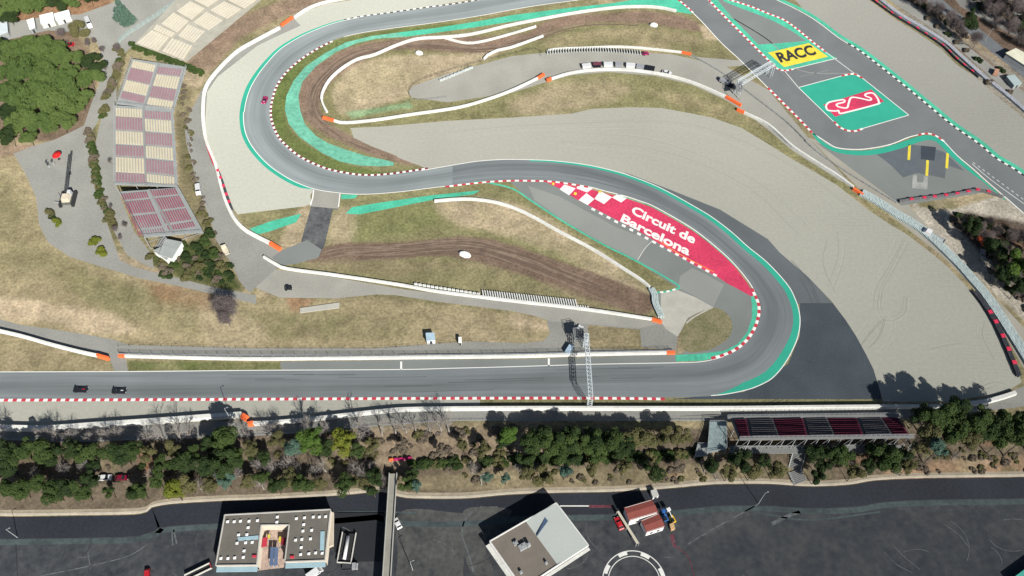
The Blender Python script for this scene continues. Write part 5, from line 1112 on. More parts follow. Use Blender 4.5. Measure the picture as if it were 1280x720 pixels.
# crane on the plaza
c = P(86,250); o = empty('mobile_crane', c+Vector((0, 0, .03)), R(95), 'dark tracked crane with long thin boom on the grey plaza', 'crane')
mb = MB(); mb.box((0, 0, 1.2), (5.2, 2.6, 1.1), 0, 0, .92); mb.build('chassis', mat('crane_dark', (.10, .105, .09), var=.4, scale=.8), o)
for s in (-1, 1): mb = MB(); mb.box((0, s*1.9, .55), (6, .9, 1.1), 0, 0, .9); mb.build('track_belt', RUB, o)
mb = MB(); mb.box((-1.2, -.3, 2.5), (2.6, 2.4, 1.5), 0, 0, .85); mb.build('engine_house', mat('crane_cream', (.52, .46, .36)), o)
mb = MB(); mb.box((.9, -1.0, 2.4), (1.4, 1.2, 1.5), 0, 0, .8); mb.build('cab', PW, o)
mb = MB()
for s in (-.35, .35):
    for t in (-.3, .3): mb.tube((1.0, .3+s, 2.2+t), (14.5, .3+s*.5, 5.5+t*.5), .09, n=4)
for i in range(14): x = 1+i*.96; z = 2.2+i*.236; mb.tube((x, -.05, z+.3), (x+.96, .65, z+.3), .06, n=4); mb.tube((x, -.05, z-.3), (x, .65, z+.3), .06, n=4)
mb.build('boom', DARKM, o)
mb = MB(); mb.tube((-2.5, .6, 1.0), (2.6, 3.6, .5), .16, n=5); mb.tube((-2.2, 0, 1.0), (-.8, 4.2, .5), .16, n=5); mb.build('outrigger', STEEL, o)
o.scale = (1.3, 1.3, 1.3)
# red round canopy with dark posts
c = P(74,199); o = empty('round_canopy', c, 0, 'bright red round canopy at the tip of the crane boom', 'canopy'); mb = MB(); n = 12; vs = [(0, 0, 3.6)]+[(1.8*math.cos(2*math.pi*i/n), 2.1*math.sin(2*math.pi*i/n), 2.7) for i in range(n)]
mb.add(vs, [(0, 1+i, 1+(i+1) % n) for i in range(n)]); mb.build('cover', paintm('bright_red', (.75, .03, .03)), o); mb = MB(); mb.tube((0, 0, 0), (0, 0, 3.5), .08, n=6); mb.box((0, 0, .1), (1, 1, .2)); mb.build('pole', DARKM, o)
for k, (x, y) in enumerate(((58,203),(62,209),(65,202),(68,206),(60,206),(86,212),(88,218))):
    p = P(x, y); mb = MB(); mb.box((0, 0, .45), (.9, .5, .9), random.uniform(0, 3), 0, .8); mb.box((.2, .3, .95), (.5, .4, .12)); q = mb.build('equipment_case', [DARKM, STEEL][k % 2]); q.location = (p.x, p.y, .03)
    tag(q, '%s equipment case near the crane, %s from the left' % (['black', 'grey'][k % 2], ORD[sorted([58,62,65,68,60,86,88]).index(x)]), 'case', 'equipment cases by the crane')
# ---------------------------------------------------------------- stored tyre modules
def module(px, a, L, W, h, m, label, group, name='tyre_module'):
    p = P(*px); mb = MB(); n = max(2, int(L/.6))
    for i in range(n):
        x = (i-(n-1)/2)*.6; mb.tube((x, 0, 0), (x, 0, h), .3*W/.6, n=7)
    q = mb.build(name, m); q.location = (p.x, p.y, .02); q.rotation_euler.z = a; return tag(q, label, 'tyre stack', group)
WT = mat('white_tyres', (.62, .63, .60), var=.12)
def ordn(k):
    tens = ['', '', 'twenty', 'thirty', 'forty', 'fifty', 'sixty']
    return ORD[k] if k < 30 else (tens[(k+1)//10]+('-'+ORD[(k+1) % 10-1] if (k+1) % 10 else '')).replace('thirty', 'thirty').rstrip('-')+('' if (k+1) % 10 else 'th').replace('tyth', 'tieth')
src = None
def nth(k): return 'number %d' % (k+1)
rowA = [(604+i*3.05, 369.2+i*.315) for i in range(44)]
proto = None
for i, (x, y) in enumerate(rowA):
    last = i > 38
    if proto is None: q = proto = module((x, y), R(100), 3.6, .5, 1.2, WT, '-', 'white tyre modules stored south of the dirt track')
    else: q = proto.copy(); COL.objects.link(q); p = P(x, y+(4 if last else 0)); q.location = (p.x, p.y, .02); 
    if last: q.scale = (.55, 1, .8)
    q['label'] = 'white tyre module stored by the dirt track, %s from the left' % ordn(i).replace('-', ' ')
for i in range(16):
    x, y = 520+i*5.2, 356.5+i*.82; q = module((x, y), R(-8), 1.4, .8, 1.1, WT, 'short pale tyre block by the dirt track wall, %s from the left' % ordn(i), 'pale tyre blocks beside the infield wall', 'tyre_block')
proto = None
for i in range(36):
    t = i/35; x = 684+t*116; y = 66.5-3.2*math.sin(t*math.pi)*1.0+t*.3
    if proto is None: q = proto = module((x, y), R(92), 2.6, .42, 1.1, mat('pale_grey_tyres', (.46, .49, .48), var=.15), '-', 'pale tyre modules along the upper service road')
    else: q = proto.copy(); COL.objects.link(q); p = P(x, y); q.location = (p.x, p.y, .02)
    q['label'] = 'pale tyre module along the upper road edge, %s from the left' % ordn(i).replace('-', ' ')
wall([(740,60.5),(770,59.5),(800,61),(830,64),(852,66.5)], 'thin pale wall above the stored tyre modules', .6, 1.1, [(852,66.5,864,69)])
wall([(685,64),(700,62),(740,60.5)], 'short pale wall at the left of the stored tyre rows', .6, 1.1)
for i in range(9):
    x, y = 552+i*4.6, 101-i*1.9
    q = module((x, y), R(18), 1.9, .8, 1.0, mat('pale_grey_tyres', (.46, .49, .48)), 'pale tyre block near the pointed road end, %s from the left' % ORD[i], 'tyre blocks at the upper road end', 'tyre_block')
# crates and containers on the upper road
for k, (x, y, l, w2_, m, nm) in enumerate([(733,84.5,4,2,PW,'white'),(746,82.8,3.5,1.8,PK_,'dark red topped'),(760,82.6,4,2,PW,'long white'),(773,83,3,2,PG,'grey'),(788,84,4,2,PW,'wide white'),(800,85.5,3.4,2,PG,'pale grey'),(812,87.5,4.2,2.2,PK_,'black')]):
    p = P(x, y); o = empty('storage_container', p+Vector((0, 0, .02)), R(-4*k+8), '%s container in the row on the upper road, %s from the left' % (nm, ORD[k]), 'container', 'containers on the upper service road')
    mb = MB(); mb.box((0, 0, .8), (l, w2_, 1.6)); mb.build('box', m, o); mb = MB(); mb.box((0, 0, 1.67), (l*1.04, w2_*1.06, .12)); mb.build('lid', m if k != 1 else paintm('maroon', (.2, .06, .08)), o); mb = MB(); mb.tube((-l*.5, 0, .3), (-l*.5-1, 0, .3), .06, n=4); mb.build('tow_bar', DARKM, o)
for k, (x, y) in enumerate(((489,575),(495,574.5),(501,574),(507,573.5),(512,573))):
    p = PT(x, y); mb = MB(); mb.box((0, 0, .5), (1.6, .5, 1.0), R(10), 0, .7); mb.box((0, 0, .1), (1.7, .9, .2), R(10)); q = mb.build('plastic_barrier', [ORANGE, PM][k > 0]); q.location = p; tag(q, '%s plastic barrier at the bank head of the footbridge, %s from the left' % (['orange', 'magenta'][k > 0], ORD[k]), 'barrier', 'barriers at the footbridge head')
# ================================================================ TREES
def leafmat(name, a, b_):
    m = bpy.data.materials.new(name); m.use_nodes = True; nt = m.node_tree; N = nt.nodes; L = nt.links; b = N['Principled BSDF']
    b.inputs['Roughness'].default_value = .8; b.inputs['Diffuse Roughness'].default_value = 1; b.inputs['Specular IOR Level'].default_value = .15
    oi = N.new('ShaderNodeObjectInfo'); g = N.new('ShaderNodeNewGeometry'); n = N.new('ShaderNodeTexNoise'); n.inputs['Scale'].default_value = .9; n.inputs['Detail'].default_value = 4; L.new(g.outputs['Position'], n.inputs['Vector'])
    r = N.new('ShaderNodeMapRange'); r.inputs['From Min'].default_value = .35; r.inputs['From Max'].default_value = .65; L.new(n.outputs[0], r.inputs['Value'])
    ml = N.new('ShaderNodeMath'); ml.operation = 'MULTIPLY_ADD'; ml.inputs[1].default_value = .6; L.new(r.outputs[0], ml.inputs[0])
    m2 = N.new('ShaderNodeMath'); m2.operation = 'MULTIPLY'; m2.inputs[1].default_value = .4; L.new(oi.outputs['Random'], m2.inputs[0]); L.new(m2.outputs[0], ml.inputs[2])
    mx = N.new('ShaderNodeMix'); mx.data_type = 'RGBA'; mx.inputs['A'].default_value = (*a, 1); mx.inputs['B'].default_value = (*b_, 1); L.new(ml.outputs[0], mx.inputs['Factor']); L.new(mx.outputs['Result'], b.inputs['Base Color'])
    return m
BARK = mat('bark', (.10, .075, .055), var=.3); BARKG = mat('pale_bark', (.27, .245, .215), var=.25, scale=.8); TWIG = mat('dead_twigs', (.17, .14, .125), var=.3, scale=.8)
LM = {'pine': leafmat('pine_needles', (.026, .048, .014), (.068, .100, .028)), 'stone': leafmat('stone_pine_needles', (.05, .088, .024), (.115, .16, .045)), 'dark': leafmat('dark_leaves', (.016, .032, .012), (.042, .066, .020)),
      'bright': leafmat('bright_leaves', (.05, .10, .018), (.10, .16, .032)), 'yellow': leafmat('yellow_leaves', (.095, .12, .018), (.20, .215, .03)), 'olive': leafmat('olive_leaves', (.08, .08, .035), (.15, .14, .06)),
      'bluegreen': leafmat('blue_green_leaves', (.05, .10, .075), (.11, .18, .13)), 'brown': leafmat('brown_leaves', (.10, .082, .06), (.19, .155, .115))}
def rnd_dir(): 
    z = random.uniform(-1, 1); a = random.uniform(0, 2*math.pi); r = math.sqrt(1-z*z); return Vector((r*math.cos(a), r*math.sin(a), z))
def crown_mesh(name, nleaf, shape, seed, leaf=.1, lobes=9):
    """unit radius crown of small leaf faces spread over uneven lobes"""
    random.seed(seed); vs = []; fs = []; L_b = []
    for i in range(lobes):
        if shape == 'umbrella': a = random.uniform(0, 6.28); r = .72*math.sqrt(random.random()); L_b.append((Vector((r*math.cos(a), r*math.sin(a), .3-.75*r*r+random.uniform(-.06, .1))), random.uniform(.22, .4), (1, 1, .7)))
        elif shape == 'round': 
            d = rnd_dir(); d.z = d.z*.8+.1; L_b.append((d*random.uniform(.2, .78), random.uniform(.2, .44), (1, 1, .9)))
        elif shape == 'cone': z = (i+.5)/lobes; a = random.uniform(0, 6.28); r = (1-z)*.55; L_b.append((Vector((r*math.cos(a), r*math.sin(a), -1+z*2.2)), .16+.42*(1-z), (1, 1, .8)))
        else: a = random.uniform(0, 6.28); r = .6*math.sqrt(random.random()); L_b.append((Vector((r*math.cos(a), r*math.sin(a), random.uniform(0, .3))), random.uniform(.25, .5), (1, 1, .7)))
    tot = sum(b_[1]**2 for b_ in L_b)
    for c, rad, sc in L_b:
        for k in range(int(nleaf*rad*rad/tot)):
            d = rnd_dir()
            if d.z < -.35 and random.random() < .6: d.z = -d.z
            rr_ = rad*(random.uniform(.55, 1.0)**.5)*random.uniform(.92, 1.12); p = c+Vector((d.x*sc[0], d.y*sc[1], d.z*sc[2]))*rr_
            n_ = (d+rnd_dir()*(.3 if shape == 'umbrella' else .5)).normalized(); u = n_.orthogonal().normalized(); w = n_.cross(u); a = random.uniform(0, 6.28); u2 = u*math.cos(a)+w*math.sin(a); w2 = n_.cross(u2); s = leaf*random.uniform(.55, 1.25)
            k0 = len(vs); vs += [p+u2*s, p+w2*s*.7, p-u2*s, p-w2*s*.7]; fs.append((k0, k0+1, k0+2, k0+3))
    me = bpy.data.meshes.new(name); me.from_pydata(vs, [], fs); me.update(); return me
def trunk_mesh(name, seed, h0=-2.4, top=.3, r=.09, limbs=6):
    random.seed(seed); mb = MB(); b_ = Vector((0, 0, h0)); pts = [b_]; 
    for i in range(4): pts.append(Vector((random.uniform(-.06, .06), random.uniform(-.06, .06), h0+(top-h0)*(i+1)/4)))
    for i in range(4): mb.tube(pts[i], pts[i+1], r*(1-i*.2), r*(1-(i+1)*.2), n=6)
    for i in range(limbs):
        a = random.uniform(0, 6.28); z = random.uniform(-.7, top); mb.tube((0, 0, z-.25), (math.cos(a)*.6, math.sin(a)*.6, z+.2), r*.4, r*.15, n=4)
    me = bpy.data.meshes.new(name); me.from_pydata(mb.v, [], mb.f); me.materials.append(BARK); me.update(); return me
def bare_mesh(name, seed, depth=5, mat_=None, spread=.55, lean=0, r0=.022, l0=.3):
    """leafless tree of unit height"""
    random.seed(seed); mb = MB()
    def grow(p, d, l, r, k):
        q = p+d*l; mb.tube(p, q, r, r*.65, n=4 if k < 2 else 3)
        if k >= depth: return
        for i in range(3 if k < 3 else 2):
            nd = (d+rnd_dir()*spread+Vector((0, 0, .15))).normalized(); grow(p.lerp(q, random.uniform(.6, 1)), nd, l*random.uniform(.6, .8), r*.6, k+1)
    grow(Vector((0, 0, 0)), Vector((lean, 0, 1)).normalized(), l0, r0, 0)
    me = bpy.data.meshes.new(name); me.from_pydata(mb.v, [], mb.f); me.materials.append(mat_ or BARKG); me.update(); return me
CM = {'umbrella': [crown_mesh('crown', 5200, 'umbrella', 11+i, .052, 15) for i in range(4)], 'round': [crown_mesh('crown', 3600, 'round', 31+i, .068, 16) for i in range(6)],
      'cone': [crown_mesh('crown', 2400, 'cone', 51+i, .075, 9) for i in range(2)], 'bush': [crown_mesh('crown', 1100, 'bush', 71+i, .11, 8) for i in range(3)]}
BM_ = [bare_mesh('branches', 100+i, r0=.03, l0=.38) for i in range(4)]; BMD_ = [bare_mesh('branches', 120+i, 5, TWIG, .75) for i in range(3)]
def twig_mesh(name, seed, n=2600, m=None, rad=.36, zc=.68):
    random.seed(seed); vs = []; fs = []; cs = [(Vector((random.uniform(-.2, .2), random.uniform(-.2, .2), zc+random.uniform(-.18, .16))), random.uniform(.14, .26)) for _ in range(9)]
    for k in range(n):
        c, r = random.choice(cs); d_ = rnd_dir(); p = c+d_*r*random.uniform(.2, 1); u = (d_+rnd_dir()*.7+Vector((0, 0, .5))).normalized(); w = u.orthogonal().normalized()*.0035; l = random.uniform(.03, .08)
        k0 = len(vs); vs += [p-w, p+w, p+u*l+w*.3, p+u*l-w*.3]; fs.append((k0, k0+1, k0+2, k0+3))
    me = bpy.data.meshes.new(name); me.from_pydata(vs, [], fs); me.materials.append(m); me.update(); return me
TG = mat('grey_twigs', (.25, .225, .215), var=.3, scale=.8)
def join(a, b_, name):
    n = len(a.vertices); me = bpy.data.meshes.new(name); me.from_pydata([tuple(v.co) for v in a.vertices]+[tuple(v.co) for v in b_.vertices], [], [tuple(p.vertices) for p in a.polygons]+[tuple(i+n for i in p.vertices) for p in b_.polygons])
    me.materials.append(a.materials[0]); me.materials.append(b_.materials[0]); me.polygons.foreach_set('material_index', [0]*len(a.polygons)+[1]*len(b_.polygons)); me.update(); return me
MT = mat('mauve_twigs', (.165, .135, .13), var=.3, scale=.8)
BM = [join(m, twig_mesh('twigs', 200+i, 650, TG), 'branches') for i, m in enumerate(BM_)]; BMD = [join(m, twig_mesh('twigs', 220+i, 4600, MT), 'branches') for i, m in enumerate(BMD_)]
TM = [trunk_mesh('trunk', 90+i) for i in range(3)]
COLOURED = {}
def coloured(shape, i, lm):
    k = (shape, i, lm)
    if k not in COLOURED:
        me = CM[shape][i].copy(); me.materials.append(LM[lm]); COLOURED[k] = me
    return COLOURED[k]
rt = random.Random(5)
def tree(px, r_px, shape, lm, h=None, name='tree', flat=1.0):
    """px: centre of the crown in the picture; h: height of the crown centre over its foot"""
    x, y = px; z = 0.0; hj = rt.uniform(-2, 2) if shape == 'umbrella' else rt.uniform(-1.5, 2.5)
    for _ in range(20):
        p = P(x, y, z); zg = float(zof(p.x, p.y)); tt = (H-z)/(st+(y-360)/FPX*ct); R_ = r_px*tt/FPX
        hh = h+hj if h else {'umbrella': 7.5, 'round': R_*1.45+4.2, 'cone': R_*1.15, 'bush': R_*.35}[shape]; z = zg+hh
    i = rt.randrange(len(CM[shape])); o = empty(name, (p.x, p.y, zg), rt.uniform(0, 6.28))
    c = link(bpy.data.objects.new('crown', coloured(shape, i, lm)), o); c.location = (0, 0, hh); s = R_*(1.27 if shape == 'umbrella' else 1.42)*rt.uniform(.9, 1.12); c.scale = (s*rt.uniform(.92, 1.1), s*rt.uniform(.92, 1.1), s*flat*rt.uniform(.95, 1.25)); c.rotation_euler = (rt.uniform(-.08, .08), rt.uniform(-.08, .08), 0)
    if shape != 'bush':
        t = link(bpy.data.objects.new('trunk', TM[rt.randrange(3)]), o); t.location = (0, 0, hh); t.scale = (hh/2.4*.55 if shape != 'umbrella' else 1.6,)*2+(hh/2.4,)
    return o
def shrub(px, r_px, lm, name='shrub', sx_=1.0, sy_=1.0):
    p = PT(*px); tt = (H-p.z)/(st+(px[1]-360)/FPX*ct); R_ = r_px*tt/FPX
    o = link(bpy.data.objects.new(name, coloured('bush', rt.randrange(3), lm))); o.location = (p.x, p.y, p.z+.1); R_ *= 1.25; o.scale = (R_*1.15*sx_, R_*1.15*sy_, R_*1.1*min(1, sy_+.2)); return o
def bare(px, h, lm=0, name='bare_tree', lean=0.0):
    p = PT(*px); o = empty(name, p, rt.uniform(0, 6.28)); c = link(bpy.data.objects.new('branches', rt.choice(BM if lm == 0 else BMD)), o); k = h*rt.uniform(.9, 1.1); c.scale = (k*rt.uniform(.8, 1.1), k*rt.uniform(.8, 1.1), k); c.rotation_euler = (rt.uniform(-.1, .1)+lean, rt.uniform(-.1, .1), 0); return o
LK = {'pine': 'mid green', 'stone': 'olive green', 'dark': 'dark green', 'bright': 'bright green', 'yellow': 'yellow green', 'olive': 'dull olive', 'bluegreen': 'blue green', 'brown': 'brownish'}
def rank(items, where, group, noun, cat):
    """items: (x, look, object) -> label by look and place in the row"""
    by = {}
    for x, look, o in items: by.setdefault(look, []).append((x, o))
    for look, l in by.items():
        l.sort(key=lambda q: q[0])
        for k, (x, o) in enumerate(l):
            if len(l) == 1: t_ = '%s %s %s' % (look, noun, where)
            elif k == 0: t_ = 'leftmost %s %s %s' % (look, noun, where)
            elif k == len(l)-1: t_ = 'rightmost %s %s %s' % (look, noun, where)
            else: t_ = '%s %s %s from the left %s' % (ordn(k).replace('-', ' '), look, noun, where)
            if len(t_.replace('-', ' ').split()) > 16: print('LONG', t_)
            tag(o, t_, cat, group)
def plant(data, where, group, shape, noun, cat, name, h=None):
    out = []
    for d in data:
        x, y, r_, lm = d[:4]; sh = d[4] if len(d) > 4 else shape; out.append((x, LK[lm], tree((x, y), r_, sh, lm, h, name)))
    rank(out, where, group, noun, cat)
up = [(88,560,9,'dark'),(118,580,7,'dark'),(184,566,9,'olive'),(218,562,9,'olive'),(240,566,10,'pine'),(312,560,8,'olive'),(330,572,8,'dark'),(408,562,9,'dark'),(465,556,7,'olive'),(580,556,7,'olive'),(605,562,7,'olive'),(552,566,6,'brown'),(500,560,6,'brown'),(660,572,10,'dark'),(718,570,11,'dark'),(742,572,10,'pine'),(772,566,10,'dark'),(8,563,12,'dark'),(26,563,13,'pine'),(48,567,14,'pine'),(66,566,11,'dark'),(107,567,12,'pine'),(140,566,13,'pine'),(152,568,14,'dark'),(165,564,12,'pine'),(202,581,10,'pine'),(228,577,11,'dark'),(280,551,15,'pine'),(262,556,10,'dark'),(258,582,12,'dark'),(282,580,16,'dark'),(296,570,10,'pine'),(346,550,9,'olive'),(365,560,10,'bluegreen'),(389,550,14,'bright'),(430,552,12,'yellow'),(449,564,9,'pine'),(424,543,8,'dark'),(636,547,11,'bright'),(628,552,8,'dark'),
      (665,555,13,'pine'),(680,545,11,'dark'),(692,556,15,'pine'),(709,548,13,'dark'),(722,556,14,'pine'),(738,548,13,'dark'),(748,556,13,'pine'),(765,548,13,'pine'),(780,553,12,'dark'),(700,570,12,'pine'),(796,547,11,'olive'),(812,548,10,'olive'),(832,546,11,'olive'),(852,546,10,'olive')]
plant(up, 'in the upper row of the bank', 'trees in the upper row of the bank', 'round', 'tree', 'tree', 'broad_tree')
lo_ = [(46,604,10,'pine'),(112,598,9,'dark'),(136,614,6,'pine'),(196,602,9,'pine'),(312,604,8,'olive'),(328,594,8,'pine'),(360,596,8,'olive'),(400,604,8,'olive'),(452,602,8,'olive'),(466,612,7,'dark'),(660,590,8,'olive'),(740,586,7,'olive'),(780,584,8,'olive'),(850,584,8,'brown'),(888,582,9,'dark'),(1020,568,9,'dark'),(1022,596,7,'dark'),(1128,568,10,'dark'),(1134,584,8,'olive'),(8,584,11,'dark'),(6,614,9,'pine'),(25,612,10,'pine'),(66,614,13,'pine'),(84,610,10,'dark'),(103,614,12,'pine'),(168,614,11,'dark'),(176,614,9,'pine'),(218,614,12,'yellow'),(236,607,9,'olive'),(282,600,10,'bluegreen'),(262,604,8,'olive'),(345,607,10,'dark'),(377,605,11,'pine'),(432,606,11,'pine'),(468,598,9,'dark'),(509,606,8,'pine'),(516,594,7,'dark'),(519,608,7,'bluegreen'),(608,598,6,'bluegreen'),(632,598,5,'bluegreen'),(680,596,11,'olive'),(706,589,9,'bluegreen'),(817,589,9,'dark'),
       (925,574,11,'dark'),(941,589,10,'olive'),(911,591,8,'olive'),(955,578,8,'dark'),(970,588,9,'olive'),(1050,572,13,'pine'),(1034,566,9,'dark'),(1028,584,10,'dark'),(1068,590,10,'olive'),(1101,568,13,'pine'),(1116,576,12,'pine'),(1086,583,9,'dark')]
plant(lo_, 'in the lower row of the bank', 'trees in the lower row of the bank', 'round', 'tree', 'tree', 'broad_tree')
rg = [(1152,518,11,'dark'),(1166,516,13,'pine'),(1180,526,14,'pine'),(1198,514,13,'dark'),(1206,530,14,'pine'),(1222,522,14,'pine'),(1228,542,12,'dark'),(1244,528,13,'dark'),(1262,530,14,'pine'),(1280,524,14,'dark'),(1190,545,12,'pine'),(1160,545,11,'olive'),(1176,558,11,'bluegreen'),(1280,548,12,'pine'),(1252,550,11,'pine'),(1212,552,10,'olive'),(1150,560,9,'olive')]
plant(rg, 'right of the dark grandstand', 'pines right of the dark grandstand', 'round', 'pine', 'tree', 'pine_tree', 12.5)
pc = [(45,58,20,'stone'),(20,64,17,'stone'),(66,70,20,'stone'),(90,78,16,'stone'),(116,80,15,'dark'),(30,88,22,'stone'),(62,96,24,'stone'),(92,102,21,'stone'),(112,98,13,'stone'),(8,92,14,'stone'),(12,116,18,'stone'),(42,122,23,'stone'),(74,128,23,'stone'),(101,126,15,'stone'),(6,142,13,'dark'),(28,150,17,'stone'),(54,156,19,'stone'),(76,152,14,'stone'),(10,168,12,'dark'),(36,172,9,'stone'),(-6,60,14,'dark')]
plant(pc, 'in the upper left grove', 'stone pines in the upper left grove', 'umbrella', 'stone pine', 'tree', 'stone_pine', 6.5)
pt = [(2,8,15,'stone'),(24,8,17,'stone'),(48,6,15,'stone'),(70,4,14,'dark'),(92,0,12,'stone'),(112,-4,10,'dark'),(12,22,9,'dark')]
plant(pt, 'behind the white roofed sheds', 'pines behind the white sheds', 'umbrella', 'pine', 'tree', 'stone_pine', 5)
plant([(100,37,13,'olive')], 'beside the white motorhome', None, 'umbrella', 'pine', 'tree', 'stone_pine', 4)
t = tree((152,18), 12, 'cone', 'bluegreen', name='conifer_tree'); tag(t, 'lone blue green conifer on the grey yard left of the glazed fence', 'tree')
t = tree((1212,24), 10, 'cone', 'dark', name='conifer_tree'); tag(t, 'lone dark conifer beside the parking area at upper right', 'tree')
for k_, (x_, y_) in enumerate([(1215,283),(1240,305),(1256,322),(1252,342),(1275,358)]): tag(tree((x_, y_), 10, 'round', 'dark', name='broad_tree'), '%s dark tree from the left in the right edge thicket' % ORD[k_], 'tree', 'dark trees in the right thicket')
t = tree((1274,331), 14, 'round', 'bright', name='broad_tree'); tag(t, 'green tree in the dark scrub at the right edge', 'tree')
t = tree((1262,345), 9, 'round', 'dark', name='broad_tree'); tag(t, 'dark tree left of the green one in the right scrub', 'tree')
# shrubs
def shrubs(data, where, group, noun='shrub', name='shrub'):
    out = []
    for d in data: out.append((d[0]+d[1]*.001, LK[d[3]], shrub((d[0], d[1]), d[2], d[3], name, *(d[4:] or ()))))
    rank(out, where, group, noun, 'shrub')
shrubs([(62,268,6.5,'olive'),(71,279,6,'yellow'),(120,303,7,'yellow'),(127,315,7,'yellow'),(66,272,5,'dark')], 'at the lower edge of the grey plaza', 'shrubs at the plaza edge')
shrubs([(149.1,77.4,5.3,'pine'),(151.4,80.2,5.1,'olive'),(148.7,83.1,6.0,'brown'),(145.9,85.9,4.7,'brown'),(146.2,88.7,5.3,'brown'),(145.5,91.5,4.5,'olive'),(145.6,94.4,5.2,'olive'),(143.5,97.2,4.3,'olive'),(140.5,100.0,4.3,'pine'),(140.2,102.8,5.6,'brown'),(140.3,105.6,6.0,'brown'),(139.3,108.5,5.4,'olive'),(138.9,111.3,4.4,'olive'),(135.9,114.1,4.7,'brown'),(136.2,116.9,5.9,'brown'),(133.7,119.8,5.0,'pine'),(132.7,122.6,5.0,'olive'),(132.2,135.8,5.6,'olive'),(131.3,139.2,6.2,'olive'),(129.9,142.8,4.9,'olive'),(129.2,146.2,4.6,'pine'),(110.4,163.6,4.3,'brown'),(110.1,166.8,5.8,'brown'),(113.8,170.0,4.2,'brown'),(113.8,173.1,5.9,'olive'),(113.7,176.3,5.7,'brown'),(114.6,179.5,4.9,'pine'),(114.3,182.7,6.2,'pine'),(112.8,185.9,4.4,'olive'),(117.0,189.0,6.1,'pine'),(116.2,192.2,4.5,'olive'),(118.2,195.4,4.9,'pine'),(118.6,198.6,6.0,'brown'),(116.8,201.8,5.9,'brown'),(118.3,205.0,5.4,'olive'),(118.7,208.1,6.1,'pine'),(118.5,211.3,5.6,'olive'),(121.0,214.5,5.1,'pine'),(119.8,217.7,5.3,'olive'),(121.4,220.9,6.2,'pine'),(118.8,224.0,5.4,'olive'),(119.5,227.2,5.5,'brown'),(121.2,230.4,6.0,'pine'),(124.1,235.8,4.2,'olive'),(126.9,239.4,4.2,'pine'),(124.1,242.9,5.1,'pine'),(125.1,246.5,4.6,'pine'),(130.5,250.1,4.7,'brown'),(127.5,253.6,5.8,'olive'),(130.1,257.2,4.6,'pine'),(131.1,260.8,4.6,'brown'),(135.0,264.4,4.4,'pine'),(138.3,267.9,5.5,'olive'),(136.6,271.5,5.9,'olive'),(135.9,275.1,5.7,'olive'),(142.2,278.6,5.1,'olive'),(143.0,282.2,4.3,'olive'),(146.3,61.7,5.9,'olive'),(150.5,65.0,4.9,'olive'),(152.2,68.3,4.9,'olive')], 'in the strip west of the grandstands', 'hedge shrubs west of the grandstands')
hd = [(166+i*7.6, 58+i*3.05, 6, 'pine') for i in range(12)]
shrubs(hd, 'below the curved terrace', 'trimmed hedge plants below the terrace', 'hedge plant', 'hedge_plant')
shrubs([(230.2,108.7,3.5,'brown'),(230.8,116.0,3.8,'brown'),(230.5,123.3,3.3,'brown'),(228.2,130.6,2.5,'brown'),(236.9,137.9,3.4,'brown'),(229.8,145.2,4.0,'brown'),(235.7,152.5,4.4,'brown'),(232.4,159.8,3.0,'olive'),(238.4,167.1,4.4,'olive'),(238.9,174.4,2.6,'brown'),(237.0,181.7,2.9,'brown'),(238.8,189.0,2.5,'brown'),(235.5,196.3,3.5,'olive'),(242.3,203.7,3.5,'brown'),(237.7,211.0,4.3,'olive'),(242.2,218.3,3.0,'brown'),(245.3,225.6,4.1,'brown'),(244.5,232.9,2.7,'olive'),(245.9,240.2,4.1,'olive'),(254.5,247.5,2.5,'brown'),(254.1,254.8,3.3,'brown'),(253.1,262.1,3.7,'brown'),(257.2,269.4,3.4,'olive'),(264.0,276.7,4.1,'olive'),(259.2,284.0,2.6,'olive'),(269.2,291.3,2.7,'brown'),(244.1,323.3,3.7,'brown'),(258.2,337.9,4.6,'pine'),(288.9,332.6,3.9,'dark'),(264.4,330.9,3.7,'pine'),(203.9,333.7,5.5,'brown'),(257.3,319.5,6.2,'dark'),(233.5,334.9,5.6,'brown'),(285.5,332.2,3.6,'pine'),(248.2,341.6,3.7,'brown'),(220.2,322.4,3.6,'olive'),(233.7,348.5,5.9,'olive'),(210.9,341.5,6.3,'brown'),(260.1,342.9,5.2,'dark'),(273.0,342.4,4.9,'pine'),(269.7,319.5,3.8,'dark'),(259.3,330.8,6.0,'olive'),(275.7,322.1,6.0,'brown'),(275.3,350.4,5.2,'dark'),(203.3,344.1,5.0,'pine'),(209.6,343.5,6.3,'dark'),(249.5,347.6,4.0,'dark'),(221.8,324.1,4.2,'brown')], 'on the bank east of the grandstands', 'bank shrubs east of the grandstands')
shrubs([(188,322,5,'olive'),(204,328,6,'olive'),(218,330,6,'pine'),(233,322,7,'dark'),(246,312,8,'dark'),(256,302,7,'pine'),(262,292,7,'dark'),(268,318,8,'pine'),(276,334,8,'olive'),(262,334,8,'dark'),(248,335,7,'olive'),(286,346,7,'dark'),(238,340,6,'olive'),(272,350,6,'brown'),(252,268,5,'olive'),(258,280,5,'olive'),(230,308,6,'pine')], 'on the slope around the white hut', 'slope shrubs around the hut')
hr = [(515+i*9.5+(i % 2)*3, 582-i*.35, 6.5+(i*7 % 3)*.7, ['pine', 'dark', 'pine', 'olive'][i % 4]) for i in range(38)]
shrubs([h_ for h_ in hr if not 585 < h_[0] < 598], 'along the middle of the bank', 'hedge plants along the bank terrace', 'hedge plant', 'hedge_plant')
rs = random.Random(9)
